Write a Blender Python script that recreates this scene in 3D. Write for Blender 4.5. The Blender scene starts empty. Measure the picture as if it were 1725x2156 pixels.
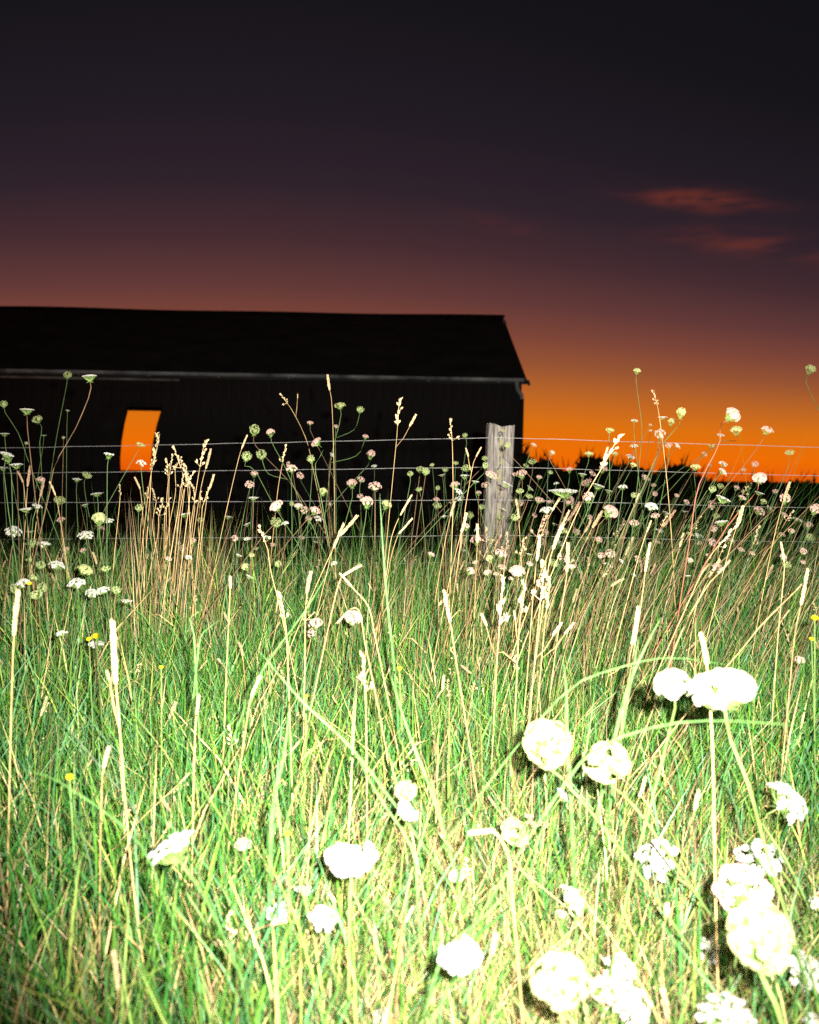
import bpy, math, random
import numpy as np
from mathutils import Vector, Matrix

R = math.radians
random.seed(7)
rng = np.random.default_rng(11)
scene = bpy.context.scene
C = scene.collection

# ------------------------------------------------------------------ camera
CAM = Vector((0.0, 0.0, 1.10))
PITCH, ROLL = -2.13, -1.05
FPX = 2096.0                                   # focal length in pixels of a 1725 x 2156 picture
cd = bpy.data.cameras.new("camera")
cam = bpy.data.objects.new("camera", cd)
C.objects.link(cam)
cam.location = CAM
cam.rotation_euler = (R(90 + PITCH), R(ROLL), 0)
cd.sensor_fit = 'VERTICAL'
cd.sensor_height = 36.0
cd.lens = 36.0 * FPX / 2156.0
cd.clip_start, cd.clip_end = 0.05, 5000
cd.dof.use_dof = True
cd.dof.focus_distance = 3.6
cd.dof.aperture_fstop = 3.5
scene.camera = cam
CROT = cam.rotation_euler.to_matrix()

# ------------------------------------------------------------------ dusk sky
world = bpy.data.worlds.new("World")
scene.world = world
world.use_nodes = True
nt = world.node_tree
nt.nodes.clear()
N = nt.nodes.new
L = nt.links.new


def srgb(r, g, b):
    f = lambda c: (c / 255 / 12.92) if c <= 10 else ((c / 255 + 0.055) / 1.055) ** 2.4
    return (f(r), f(g), f(b), 1)


def wmath(op, a, b=None):
    n = N('ShaderNodeMath')
    n.operation = op
    for i, x in enumerate((a, b)):
        if x is None:
            continue
        if isinstance(x, (int, float)):
            n.inputs[i].default_value = x
        else:
            L(x, n.inputs[i])
    return n.outputs[0]


SUN_AZ = R(-7.0)                               # afterglow a little left of the view axis (+Y), behind the barn
tc = N('ShaderNodeTexCoord')
sx = N('ShaderNodeSeparateXYZ')
L(tc.outputs['Generated'], sx.inputs[0])
elev = wmath('DIVIDE', wmath('ARCSINE', sx.outputs['Z']), math.pi / 180)
az = wmath('ARCTAN2', sx.outputs['X'], sx.outputs['Y'])
daz = wmath('DIVIDE', wmath('SUBTRACT', az, SUN_AZ), R(30))
spread = wmath('ADD', 1.0, wmath('MINIMUM', wmath('MULTIPLY', wmath('MULTIPLY', daz, daz), 0.36), 1.6))
eff = wmath('MULTIPLY', elev, spread)
ramp = N('ShaderNodeValToRGB')
L(wmath('DIVIDE', wmath('MAXIMUM', eff, 0.0), 40.0), ramp.inputs[0])
stops = [(0.0, (232, 90, 6)), (1.4, (240, 110, 4)), (3.2, (222, 114, 14)), (5.0, (190, 102, 36)), (6.8, (152, 84, 50)), (8.6, (124, 68, 55)),
         (10.5, (97, 56, 54)), (13.0, (69, 43, 48)), (16.0, (46, 33, 42)), (20.0, (33, 26, 34)), (26.0, (21, 19, 23)), (40.0, (14, 13, 16))]
els = ramp.color_ramp.elements
while len(els) < len(stops):
    els.new(0.5)
for e, (p, c) in zip(els, stops):
    e.position = p / 40.0
    e.color = srgb(*c)
# thin afterglow clouds, long and flat
cm = N('ShaderNodeMapping')
cm.inputs['Scale'].default_value = (14.0, 14.0, 70.0)
cm.inputs['Location'].default_value = (0.42, 0.0, 0.9)
L(tc.outputs['Generated'], cm.inputs[0])
cn = N('ShaderNodeTexNoise')
cn.inputs['Scale'].default_value = 1.0
cn.inputs['Detail'].default_value = 5
cn.inputs['Roughness'].default_value = 0.52
cn.inputs['Distortion'].default_value = 0.25
L(cm.outputs[0], cn.inputs[0])
cr = N('ShaderNodeValToRGB')
cr.color_ramp.elements[0].position = 0.42
cr.color_ramp.elements[0].color = (0, 0, 0, 1)
cr.color_ramp.elements[1].position = 0.64
cr.color_ramp.elements[1].color = (1, 1, 1, 1)
L(cn.outputs[0], cr.inputs[0])
cmix = N('ShaderNodeMix')
cmix.data_type = 'RGBA'
cmix.inputs['B'].default_value = srgb(150, 64, 40)
wisps = None
for (ca, ce, wa, we, k) in ((15.6, 15.0, 2.9, 0.48, 0.68), (17.6, 12.8, 3.2, 0.6, 0.36), (22.0, 11.6, 3.0, 0.5, 0.12), (33.0, 12.6, 4.0, 0.6, 0.7), (-34.0, 13.0, 4.0, 0.6, 0.6), (5.0, 14.0, 2.2, 0.4, 0.10)):
    da = wmath('DIVIDE', wmath('SUBTRACT', az, R(ca)), R(wa))
    de = wmath('DIVIDE', wmath('SUBTRACT', wmath('ADD', elev, wmath('MULTIPLY', da, 0.35)), ce), we)
    g_ = wmath('MULTIPLY', wmath('EXPONENT', wmath('MULTIPLY', wmath('ADD', wmath('MULTIPLY', da, da), wmath('MULTIPLY', de, de)), -1.0)), k)
    wisps = g_ if wisps is None else wmath('ADD', wisps, g_)
L(wmath('MULTIPLY', wisps, wmath('ADD', 0.12, wmath('MULTIPLY', cr.outputs[0], 0.75))), cmix.inputs['Factor'])
L(ramp.outputs[0], cmix.inputs['A'])
bg1 = N('ShaderNodeBackground')
L(cmix.outputs['Result'], bg1.inputs[0])
sky = N('ShaderNodeTexSky')
sky.sky_type = 'NISHITA'
sky.sun_disc = False
sky.sun_elevation = R(-5)
sky.sun_rotation = SUN_AZ
bg2 = N('ShaderNodeBackground')
bg2.inputs[1].default_value = 0.02
L(sky.outputs[0], bg2.inputs[0])
add = N('ShaderNodeAddShader')
L(bg1.outputs[0], add.inputs[0])
L(bg2.outputs[0], add.inputs[1])
wo = N('ShaderNodeOutputWorld')
L(add.outputs[0], wo.inputs[0])

# ------------------------------------------------------------------ the camera's flash, the lit lamp of this picture
fl = bpy.data.lights.new("camera_flash", 'SPOT')
fl.energy = 2600
fl.color = (1.0, 0.93, 0.80)
fl.shadow_soft_size = 0.012
fl.spot_size = R(71)
fl.spot_blend = 0.9
flo = bpy.data.objects.new("camera_flash", fl)
C.objects.link(flo)
flo.location = CAM + Vector((0.085, -0.01, 0.06))
flo.rotation_euler = (R(90 - 5.0), 0, R(-1.0))

scene.view_settings.view_transform = 'Standard'
scene.view_settings.look = 'None'
scene.view_settings.exposure = 0.0
scene.view_settings.gamma = 1.0
scene.render.engine = 'CYCLES'
scene.cycles.max_bounces = 3
world.cycles.sampling_method = 'NONE'
scene.cycles.diffuse_bounces = 1
scene.cycles.use_denoising = False
scene.cycles.debug_use_spatial_splits = True


# ------------------------------------------------------------------ helpers
def at(u, v, y):
    """point at distance y in front of the camera seen at (u, v)"""
    d = CROT @ Vector(((u - 862.5) / FPX, -(v - 1078.0) / FPX, -1.0))
    return CAM + d * (y / d.y)


def proj(p):
    q = CROT.transposed() @ (Vector(p) - CAM)
    return 862.5 + FPX * q.x / -q.z, 1078.0 - FPX * q.y / -q.z


def smooth(a, b, x):
    t = np.clip((x - a) / (b - a), 0, 1)
    return t * t * (3 - 2 * t)


def gz(x, y):
    return (0.30 * smooth(1.8, 4.5, y) + 0.02 * np.sin(x * 1.7 + 0.4) * np.cos(y * 1.3)) * 1.0


def tag(o, label=None, cat=None, group=None, kind=None):
    for k, v in (("label", label), ("category", cat), ("group", group), ("kind", kind)):
        if v:
            o[k] = v
    return o


def empty(name, loc):
    o = bpy.data.objects.new(name, None)
    o.location = loc
    o.empty_display_size = 0.05
    C.objects.link(o)
    return o


def mesh_from(name, verts, faces, mats=(), mat_idx=None, smooth_shade=True):
    me = bpy.data.meshes.new(name)
    me.from_pydata([tuple(v) for v in verts], [], faces)
    for m in mats:
        me.materials.append(m)
    if mat_idx is not None:
        me.polygons.foreach_set("material_index", mat_idx)
    if smooth_shade:
        me.polygons.foreach_set("use_smooth", [True] * len(me.polygons))
    me.update()
    return me


def put(name, me, parent=None, loc=None):
    o = bpy.data.objects.new(name, me)
    C.objects.link(o)
    if parent is not None:
        o.parent = parent
    if loc is not None:
        o.location = loc
    return o


def frame_of(d):
    d = Vector(d).normalized()
    a = Vector((0, 0, 1)) if abs(d.z) < 0.9 else Vector((1, 0, 0))
    x = d.cross(a).normalized()
    return x, d.cross(x).normalized()


def tube(V, F, pts, radii, sides=5, cap=True):
    b = len(V)
    n = len(pts)
    for i, p in enumerate(pts):
        d = pts[min(i + 1, n - 1)] - pts[max(i - 1, 0)]
        x, y = frame_of(d)
        for k in range(sides):
            a = 2 * math.pi * k / sides
            V.append(p + (x * math.cos(a) + y * math.sin(a)) * radii[i])
    for i in range(n - 1):
        for k in range(sides):
            k2 = (k + 1) % sides
            F.append((b + i * sides + k, b + i * sides + k2, b + (i + 1) * sides + k2, b + (i + 1) * sides + k))
    if cap:
        F.append(tuple(b + (n - 1) * sides + k for k in range(sides)))
        F.append(tuple(b + k for k in reversed(range(sides))))


def box(V, F, lo, hi):
    b = len(V)
    for z in (lo[2], hi[2]):
        for x, y in ((lo[0], lo[1]), (hi[0], lo[1]), (hi[0], hi[1]), (lo[0], hi[1])):
            V.append(Vector((x, y, z)))
    F += [(b, b + 3, b + 2, b + 1), (b + 4, b + 5, b + 6, b + 7), (b, b + 1, b + 5, b + 4), (b + 1, b + 2, b + 6, b + 5),
          (b + 2, b + 3, b + 7, b + 6), (b + 3, b, b + 4, b + 7)]


def spline(pts, n):
    """centripetal Catmull-Rom through pts"""
    P = [pts[0] * 2 - pts[1]] + list(pts) + [pts[-1] * 2 - pts[-2]]
    T = [0.0]
    for a, b in zip(P, P[1:]):
        T.append(T[-1] + max((b - a).length, 1e-5) ** 0.5)
    out = []
    for i in range(n):
        t = T[1] + (T[-2] - T[1]) * i / (n - 1)
        k = 1
        while k < len(P) - 3 and t > T[k + 1]:
            k += 1
        t0, t1, t2, t3 = T[k - 1:k + 3]
        a, b, c, d = P[k - 1:k + 3]
        A1 = a * ((t1 - t) / (t1 - t0)) + b * ((t - t0) / (t1 - t0))
        A2 = b * ((t2 - t) / (t2 - t1)) + c * ((t - t1) / (t2 - t1))
        A3 = c * ((t3 - t) / (t3 - t2)) + d * ((t - t2) / (t3 - t2))
        B1 = A1 * ((t2 - t) / (t2 - t0)) + A2 * ((t - t0) / (t2 - t0))
        B2 = A2 * ((t3 - t) / (t3 - t1)) + A3 * ((t - t1) / (t3 - t1))
        out.append(B1 * ((t2 - t) / (t2 - t1)) + B2 * ((t - t1) / (t2 - t1)))
    return out


# ------------------------------------------------------------------ materials
def mat(name, col, rough=0.6, spec=0.3, var=0.25, scale=40.0, bump=0.0, trans=0.0, attr=None, objvar=0.0):
    m = bpy.data.materials.new(name)
    m.use_nodes = True
    t = m.node_tree
    p = t.nodes['Principled BSDF']
    out = t.nodes['Material Output']
    p.inputs['Roughness'].default_value = rough
    p.inputs['Specular IOR Level'].default_value = spec
    co = t.nodes.new('ShaderNodeTexCoord')
    no = t.nodes.new('ShaderNodeTexNoise')
    no.inputs['Scale'].default_value = scale
    no.inputs['Detail'].default_value = 4
    t.links.new(co.outputs['Object'], no.inputs[0])
    hsv = t.nodes.new('ShaderNodeHueSaturation')
    mr = t.nodes.new('ShaderNodeMapRange')
    mr.inputs['From Min'].default_value = 0.3
    mr.inputs['From Max'].default_value = 0.7
    mr.inputs['To Min'].default_value = 1 - var
    mr.inputs['To Max'].default_value = 1 + var
    t.links.new(no.outputs[0], mr.inputs[0])
    if objvar:
        oi = t.nodes.new('ShaderNodeObjectInfo')
        m2 = t.nodes.new('ShaderNodeMapRange')
        m2.inputs['To Min'].default_value = 1 - objvar
        m2.inputs['To Max'].default_value = 1 + objvar
        t.links.new(oi.outputs['Random'], m2.inputs[0])
        mm = t.nodes.new('ShaderNodeMath')
        mm.operation = 'MULTIPLY'
        t.links.new(mr.outputs[0], mm.inputs[0])
        t.links.new(m2.outputs[0], mm.inputs[1])
        t.links.new(mm.outputs[0], hsv.inputs['Value'])
    else:
        t.links.new(mr.outputs[0], hsv.inputs['Value'])
    if attr:
        at_ = t.nodes.new('ShaderNodeAttribute')
        at_.attribute_name = attr
        t.links.new(at_.outputs['Color'], hsv.inputs['Color'])
    else:
        hsv.inputs['Color'].default_value = (*col, 1)
    t.links.new(hsv.outputs[0], p.inputs['Base Color'])
    if bump:
        b = t.nodes.new('ShaderNodeBump')
        b.inputs['Strength'].default_value = bump
        b.inputs['Distance'].default_value = 0.01
        t.links.new(no.outputs[0], b.inputs['Height'])
        t.links.new(b.outputs[0], p.inputs['Normal'])
    if trans:
        tr = t.nodes.new('ShaderNodeBsdfTranslucent')
        t.links.new(hsv.outputs[0], tr.inputs[0])
        mx = t.nodes.new('ShaderNodeMixShader')
        mx.inputs[0].default_value = trans
        t.links.new(p.outputs[0], mx.inputs[1])
        t.links.new(tr.outputs[0], mx.inputs[2])
        t.links.new(mx.outputs[0], out.inputs[0])
    return m


M = {
    'soil': mat('soil_litter', (0.095, 0.110, 0.040), 0.95, 0.1, 0.55, 30.0, 0.6),
    'grass': mat('grass_blades', (0.1, 0.2, 0.05), 0.45, 0.35, 0.2, 60.0, trans=0.22, attr='tint'),
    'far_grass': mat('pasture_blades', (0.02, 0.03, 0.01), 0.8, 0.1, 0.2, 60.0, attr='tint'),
    'white': mat('white_florets', (0.54, 0.54, 0.50), 0.7, 0.2, 0.12, 60, trans=0.25, objvar=0.08),
    'ivory': mat('ivory_florets', (0.44, 0.44, 0.33), 0.7, 0.2, 0.15, 60, trans=0.2, objvar=0.08),
    'cream': mat('cream_florets', (0.40, 0.44, 0.20), 0.7, 0.2, 0.15, 60, trans=0.2, objvar=0.1),
    'green': mat('green_umbel', (0.30, 0.36, 0.16), 0.7, 0.2, 0.25, 50, trans=0.15, objvar=0.18),
    'pink': mat('pink_florets', (0.54, 0.36, 0.32), 0.7, 0.2, 0.2, 50, trans=0.2, objvar=0.15),
    'ray': mat('umbel_rays', (0.16, 0.26, 0.07), 0.6, 0.3, 0.2, 50),
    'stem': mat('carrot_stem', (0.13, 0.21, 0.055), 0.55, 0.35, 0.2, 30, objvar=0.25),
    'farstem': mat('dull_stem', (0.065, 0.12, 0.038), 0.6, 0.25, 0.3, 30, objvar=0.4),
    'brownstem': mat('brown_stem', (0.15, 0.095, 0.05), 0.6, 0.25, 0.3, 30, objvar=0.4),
    'redstem': mat('red_stem', (0.34, 0.11, 0.07), 0.55, 0.35, 0.3, 14, objvar=0.2),
    'leaf': mat('carrot_leaf', (0.07, 0.17, 0.035), 0.6, 0.3, 0.25, 30, trans=0.2, objvar=0.2),
    'culm': mat('dry_culm', (0.46, 0.32, 0.14), 0.5, 0.4, 0.3, 20, objvar=0.25),
    'seed': mat('seed_head', (0.66, 0.52, 0.30), 0.75, 0.2, 0.3, 150, trans=0.15, objvar=0.22),
    'seedpink': mat('seed_head_brown', (0.50, 0.33, 0.22), 0.75, 0.2, 0.3, 150, trans=0.15, objvar=0.2),
    'blade': mat('wide_blade', (0.085, 0.20, 0.05), 0.5, 0.3, 0.45, 45, trans=0.2, objvar=0.2),
    'yellow': mat('yellow_petal', (0.85, 0.62, 0.01), 0.6, 0.2, 0.1, 40, trans=0.2),
    'wire': mat('galvanised_wire', (0.34, 0.35, 0.36), 0.4, 0.5, 0.2, 20),
    'steel': mat('rusty_staple', (0.10, 0.10, 0.11), 0.45, 0.5, 0.4, 60),
    'barn': mat('tarred_boards', (0.014, 0.016, 0.017), 0.85, 0.15, 0.4, 3.0, 0.3),
    'roof': mat('dark_roof_sheet', (0.030, 0.034, 0.036), 0.8, 0.15, 0.4, 1.5, 0.2),
    'gutter': mat('weathered_gutter', (0.20, 0.27, 0.30), 0.7, 0.2, 0.7, 2.2),
    'rail': mat('dull_metal_rail', (0.16, 0.19, 0.20), 0.7, 0.2, 0.6, 2.5),
    'hedge': mat('hedge_leaf', (0.018, 0.024, 0.010), 0.8, 0.1, 0.3, 8.0),
    'bark': mat('hedge_bark', (0.03, 0.022, 0.015), 0.9, 0.1, 0.3, 8.0),
}


def post_material():
    m = bpy.data.materials.new('weathered_post')
    m.use_nodes = True
    t = m.node_tree
    p = t.nodes['Principled BSDF']
    p.inputs['Roughness'].default_value = 0.9
    p.inputs['Specular IOR Level'].default_value = 0.15
    co = t.nodes.new('ShaderNodeTexCoord')
    mp = t.nodes.new('ShaderNodeMapping')
    mp.inputs['Scale'].default_value = (1, 1, 0.07)
    t.links.new(co.outputs['Object'], mp.inputs[0])
    n1 = t.nodes.new('ShaderNodeTexNoise')
    n1.inputs['Scale'].default_value = 190
    n1.inputs['Detail'].default_value = 6
    t.links.new(mp.outputs[0], n1.inputs[0])
    r1 = t.nodes.new('ShaderNodeValToRGB')
    e = r1.color_ramp.elements
    e[0].position, e[0].color = 0.34, (0.055, 0.05, 0.045, 1)
    e[1].position, e[1].color = 0.66, (0.25, 0.232, 0.22, 1)
    t.links.new(n1.outputs[0], r1.inputs[0])
    # lichen: a ragged band down the middle of the face and specks elsewhere
    s = t.nodes.new('ShaderNodeSeparateXYZ')
    t.links.new(co.outputs['Object'], s.inputs[0])
    n2 = t.nodes.new('ShaderNodeTexNoise')
    n2.inputs['Scale'].default_value = 55
    n2.inputs['Detail'].default_value = 4
    t.links.new(co.outputs['Object'], n2.inputs[0])
    a = t.nodes.new('ShaderNodeMath')
    a.operation = 'ABSOLUTE'
    t.links.new(s.outputs['X'], a.inputs[0])
    mr = t.nodes.new('ShaderNodeMapRange')
    mr.inputs['From Min'].default_value = 0.036
    mr.inputs['From Max'].default_value = 0.004
    mr.inputs['To Min'].default_value = -0.25
    mr.inputs['To Max'].default_value = 0.10
    t.links.new(a.outputs[0], mr.inputs[0])
    ad = t.nodes.new('ShaderNodeMath')
    ad.operation = 'ADD'
    t.links.new(mr.outputs[0], ad.inputs[0])
    t.links.new(n2.outputs[0], ad.inputs[1])
    lr = t.nodes.new('ShaderNodeMapRange')
    lr.inputs['From Min'].default_value = 0.50
    lr.inputs['From Max'].default_value = 0.80
    t.links.new(ad.outputs[0], lr.inputs[0])
    mx = t.nodes.new('ShaderNodeMix')
    mx.data_type = 'RGBA'
    mx.inputs['B'].default_value = (0.24, 0.24, 0.12, 1)
    t.links.new(lr.outputs[0], mx.inputs['Factor'])
    t.links.new(r1.outputs[0], mx.inputs['A'])
    t.links.new(mx.outputs['Result'], p.inputs['Base Color'])
    b = t.nodes.new('ShaderNodeBump')
    b.inputs['Strength'].default_value = 0.5
    b.inputs['Distance'].default_value = 0.006
    t.links.new(n1.outputs[0], b.inputs['Height'])
    t.links.new(b.outputs[0], p.inputs['Normal'])
    return m


M['post'] = post_material()

# ------------------------------------------------------------------ ground
ys = np.concatenate([np.arange(-4, 8, 0.25), np.array([8, 10, 14, 20, 30, 50, 90, 180, 400, 900, 2000])])
xs = np.concatenate([-np.array([1500, 500, 150, 60, 25, 12])[:], np.arange(-6, 6.01, 0.4), np.array([12, 25, 60, 150, 500, 1500])])
gv, gf = [], []
for yy in ys:
    for xx in xs:
        gv.append((xx, yy, float(gz(np.clip(xx, -8, 8), yy)) if yy < 12 else 0.30))
nx = len(xs)
for j in range(len(ys) - 1):
    for i in range(nx - 1):
        gf.append((j * nx + i, j * nx + i + 1, (j + 1) * nx + i + 1, (j + 1) * nx + i))
tag(put('ground', mesh_from('ground', gv, gf, [M['soil']])), 'dark meadow soil under the grass', None, None, 'structure')


# ------------------------------------------------------------------ barn
def build_barn():
    FY, BY = 19.0, 29.0
    zg = 0.30
    ex = at(1099, 900, FY).x
    eave = at(1000, 796, FY).z
    ridge = at(1058, 668, 24.0)
    x0, x1 = -19.0, ex
    root = empty('barn', (x1, FY, zg))
    tag(root, 'long black barn with pitched roof and an open doorway showing orange sky', 'barn')
    off = Vector((-x1, -FY, -zg))

    def part(name, V, F, m, parent=root, sm=False):
        base = off if parent is root else Vector((0, 0, 0)) + off
        return put(name, mesh_from(name, [v + base for v in V], F, [m], None, sm), parent)

    # front wall of vertical boards, broken by the doorway (a leaning, sagging frame)
    zt = at(300, 857, FY).z
    dl = [at(u_, v_, FY).x for u_, v_ in ((251, 1000), (250, 965), (253, 930), (259, 893), (268, 857))]
    dr = [at(u_, v_, FY).x for u_, v_ in ((319, 1000), (318, 965), (322, 930), (330, 893), (341, 857))]
    zs = [at(280, v_, FY).z for v_ in (1000, 965, 930, 893)] + [zt]
    V, F = [], []
    box(V, F, (x0, FY, zg), (dl[0] - 0.15, FY + 0.12, eave))
    box(V, F, (dr[4] + 0.02, FY, zg), (x1 - 0.02, FY + 0.12, eave))
    box(V, F, (dl[0] - 0.15, FY, zt), (dr[4] + 0.02, FY + 0.12, eave))
    part('front_wall', V, F, M['barn'])
    for side in (0, 1):                              # leaning jambs
        V, F = [], []
        lev = [(zg, dl[0] if side == 0 else dr[0])] + [(zs[i], (dl, dr)[side][i]) for i in range(5)]
        outer = dl[0] - 0.15 if side == 0 else dr[4] + 0.02
        for i in range(5):
            (za, xa), (zb, xb) = lev[i], lev[i + 1]
            b = len(V)
            for y in (FY + 0.003, FY + 0.117):
                V += [Vector((outer, y, za)), Vector((xa, y, za)), Vector((xb, y, zb)), Vector((outer, y, zb))]
            F += [(b, b + 1, b + 2, b + 3), (b + 7, b + 6, b + 5, b + 4), (b, b + 4, b + 5, b + 1), (b + 1, b + 5, b + 6, b + 2),
                  (b + 3, b + 2, b + 6, b + 7), (b, b + 3, b + 7, b + 4)]
        part('door_jamb', V, F, M['barn'])
    V, F = [], []
    bx0, bx1, bz = -10.4, -6.3, 3.3
    box(V, F, (x0, BY - 0.12, zg), (bx0, BY, eave))
    box(V, F, (bx1, BY - 0.12, zg), (x1 - 0.02, BY, eave))
    box(V, F, (bx0, BY - 0.12, bz), (bx1, BY, eave))
    part('back_wall', V, F, M['barn'])
    for name, xa in (('gable_wall', x1 - 0.14), ('gable_wall', x0)):
        V, F = [], []
        for x in (xa, xa + 0.12):
            V += [Vector((x, FY + 0.125, zg)), Vector((x, BY - 0.125, zg)), Vector((x, BY - 0.125, eave - 0.01)),
                  Vector((x, 24.0, ridge.z - 0.08)), Vector((x, FY + 0.125, eave - 0.01))]
        F = [(0, 1, 2, 3, 4), (9, 8, 7, 6, 5)] + [(i, i + 5, (i + 1) % 5 + 5, (i + 1) % 5) for i in range(5)]
        part(name, V, F, M['barn'])
    # vertical cladding boards on the front face
    bV, bF = [], []
    box(bV, bF, (0, -0.022, 0), (0.17, -0.002, 1))
    bm = mesh_from('cladding_board', bV, bF, [M['barn']], None, False)
    fw = [o for o in root.children if o.name.startswith('front_wall')][0]
    x = x1 - 0.2
    k = 0
    while x > x0 and k < 90:
        lo = zg
        if dl[0] - 0.33 < x < dr[4] + 0.0:
            lo = zt + 0.01
        o = put('cladding_board', bm, fw)
        o.location = Vector((x, FY - 0.001 * (k % 3), lo)) + off
        o.scale = (1, 1, eave - lo - 0.02)
        x -= 0.19
        k += 1
    # roof slopes, ridge cap, verge
    for s, ye in ((0, FY - 0.28), (1, BY + 0.28)):
        V, F = [], []
        slope = (ridge.z - eave) / 5.0
        ze = eave - slope * 0.28 + 0.03
        n = 60
        for i in range(n + 1):
            xx = x0 - 0.2 + (x1 + 0.06 - x0 + 0.2) * i / n
            dz = 0.022 * (i % 2)
            sag = 0.02 * math.sin(xx * 0.9) * math.sin(xx * 0.31 + 1) - 0.02
            V += [Vector((xx, ye, ze + dz)), Vector((xx, 24.0, ridge.z + dz - 0.005 + sag)), Vector((xx, ye, ze - 0.05)), Vector((xx, 24.0, ridge.z - 0.055 + sag))]
        for i in range(n):
            a = i * 4
            F += [(a, a + 4, a + 5, a + 1), (a + 2, a + 3, a + 7, a + 6), (a, a + 2, a + 6, a + 4), (a + 1, a + 5, a + 7, a + 3)]
        F += [(0, 1, 3, 2), (n * 4, n * 4 + 2, n * 4 + 3, n * 4 + 1)]
        rf = part('roof_slope', V, F, M['roof'])
    V, F = [], []
    nr = 60
    for i in range(nr + 1):
        xx = x0 - 0.22 + (x1 + 0.08 - x0 + 0.22) * i / nr
        sag = 0.02 * math.sin(xx * 0.9) * math.sin(xx * 0.31 + 1) - 0.02
        V += [Vector((xx, 23.75, ridge.z - 0.03 + sag)), Vector((xx, 24.0, ridge.z + 0.06 + sag)), Vector((xx, 24.25, ridge.z - 0.03 + sag)), Vector((xx, 24.0, ridge.z + 0.03 + sag))]
    for i in range(nr):
        a = i * 4
        F += [(a, a + 1, a + 5, a + 4), (a + 1, a + 2, a + 6, a + 5), (a, a + 4, a + 7, a + 3), (a + 3, a + 7, a + 6, a + 2)]
    F += [(0, 3, 2, 1), (nr * 4, nr * 4 + 1, nr * 4 + 2, nr * 4 + 3)]
    part('ridge_cap', V, F, M['roof'])
    V, F = [], []
    a, b = Vector((x1 + 0.04, 23.6, ridge.z - 0.16)), Vector((x1 + 0.04, 23.1, ridge.z - 0.48))
    tube(V, F, [a, b], [0.045, 0.03], 6)
    part('verge_clip', V, F, M['gutter'])
    # half-round gutter with brackets and a swan-neck downpipe at the corner
    gy = FY - 0.36
    V, F = [], []
    n = 8
    gzv = eave - 0.03
    for xx in (x0, x1 - 0.02):
        for k in range(n + 1):
            a = math.pi + math.pi * k / n
            V.append(Vector((xx, gy + 0.065 * math.cos(a), gzv + 0.065 * math.sin(a))))
        for k in range(n, -1, -1):
            a = math.pi + math.pi * k / n
            V.append(Vector((xx, gy + 0.055 * math.cos(a), gzv + 0.055 * math.sin(a))))
    m_ = 2 * (n + 1)
    F = [(k, k + m_, (k + 1) % m_ + m_, (k + 1) % m_) for k in range(m_)]
    g = part('gutter', V, F, M['gutter'], root, True)
    V, F = [], []
    box(V, F, (-0.02, -0.072, -0.085), (0.02, 0.28, -0.07))
    box(V, F, (-0.02, 0.20, -0.07), (0.02, 0.28, 0.0))
    brm = mesh_from('gutter_bracket', V, F, [M['rail']], None, False)
    for i in range(14):
        o = put('gutter_bracket', brm, g)
        o.location = Vector((x1 - 0.5 - i * 1.3, gy, gzv)) + off
    V, F = [], []
    dx = at(1085, 800, FY).x
    tube(V, F, [Vector((dx, gy, gzv - 0.06)), Vector((dx, gy, gzv - 0.16)), Vector((dx + 0.04, gy + 0.1, gzv - 0.22)),
                Vector((x1 - 0.03, gy + 0.24, gzv - 0.29)), Vector((x1 - 0.02, gy + 0.25, gzv - 0.36)), Vector((x1 - 0.02, gy + 0.25, zg))],
         [0.038] * 6, 8)
    # only the swan-neck is pale; the lower pipe is black
    part('downpipe', V[:40], [f for f in F[:32]], M['gutter'], root, True)
    part('lower_downpipe', V, F[32:40], M['barn'], root, True)
    V, F = [], []
    tube(V, F, [Vector((x1 - 0.02, gy + 0.05, gzv - 0.03)), Vector((x1 + 0.07, gy + 0.05, gzv - 0.05)), Vector((x1 + 0.09, gy + 0.05, gzv - 0.12))], [0.03, 0.035, 0.02], 7)
    part('gutter_end', V, F, M['roof'], root, True)
    # sliding-door rail under the eaves, left of the doorway
    V, F = [], []
    za = at(380, 801, FY).z
    box(V, F, (x0, FY - 0.09, za - 0.02), (at(380, 801, FY).x, FY - 0.05, za + 0.02))
    part('door_rail', V, F, M['rail'])


build_barn()

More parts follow.
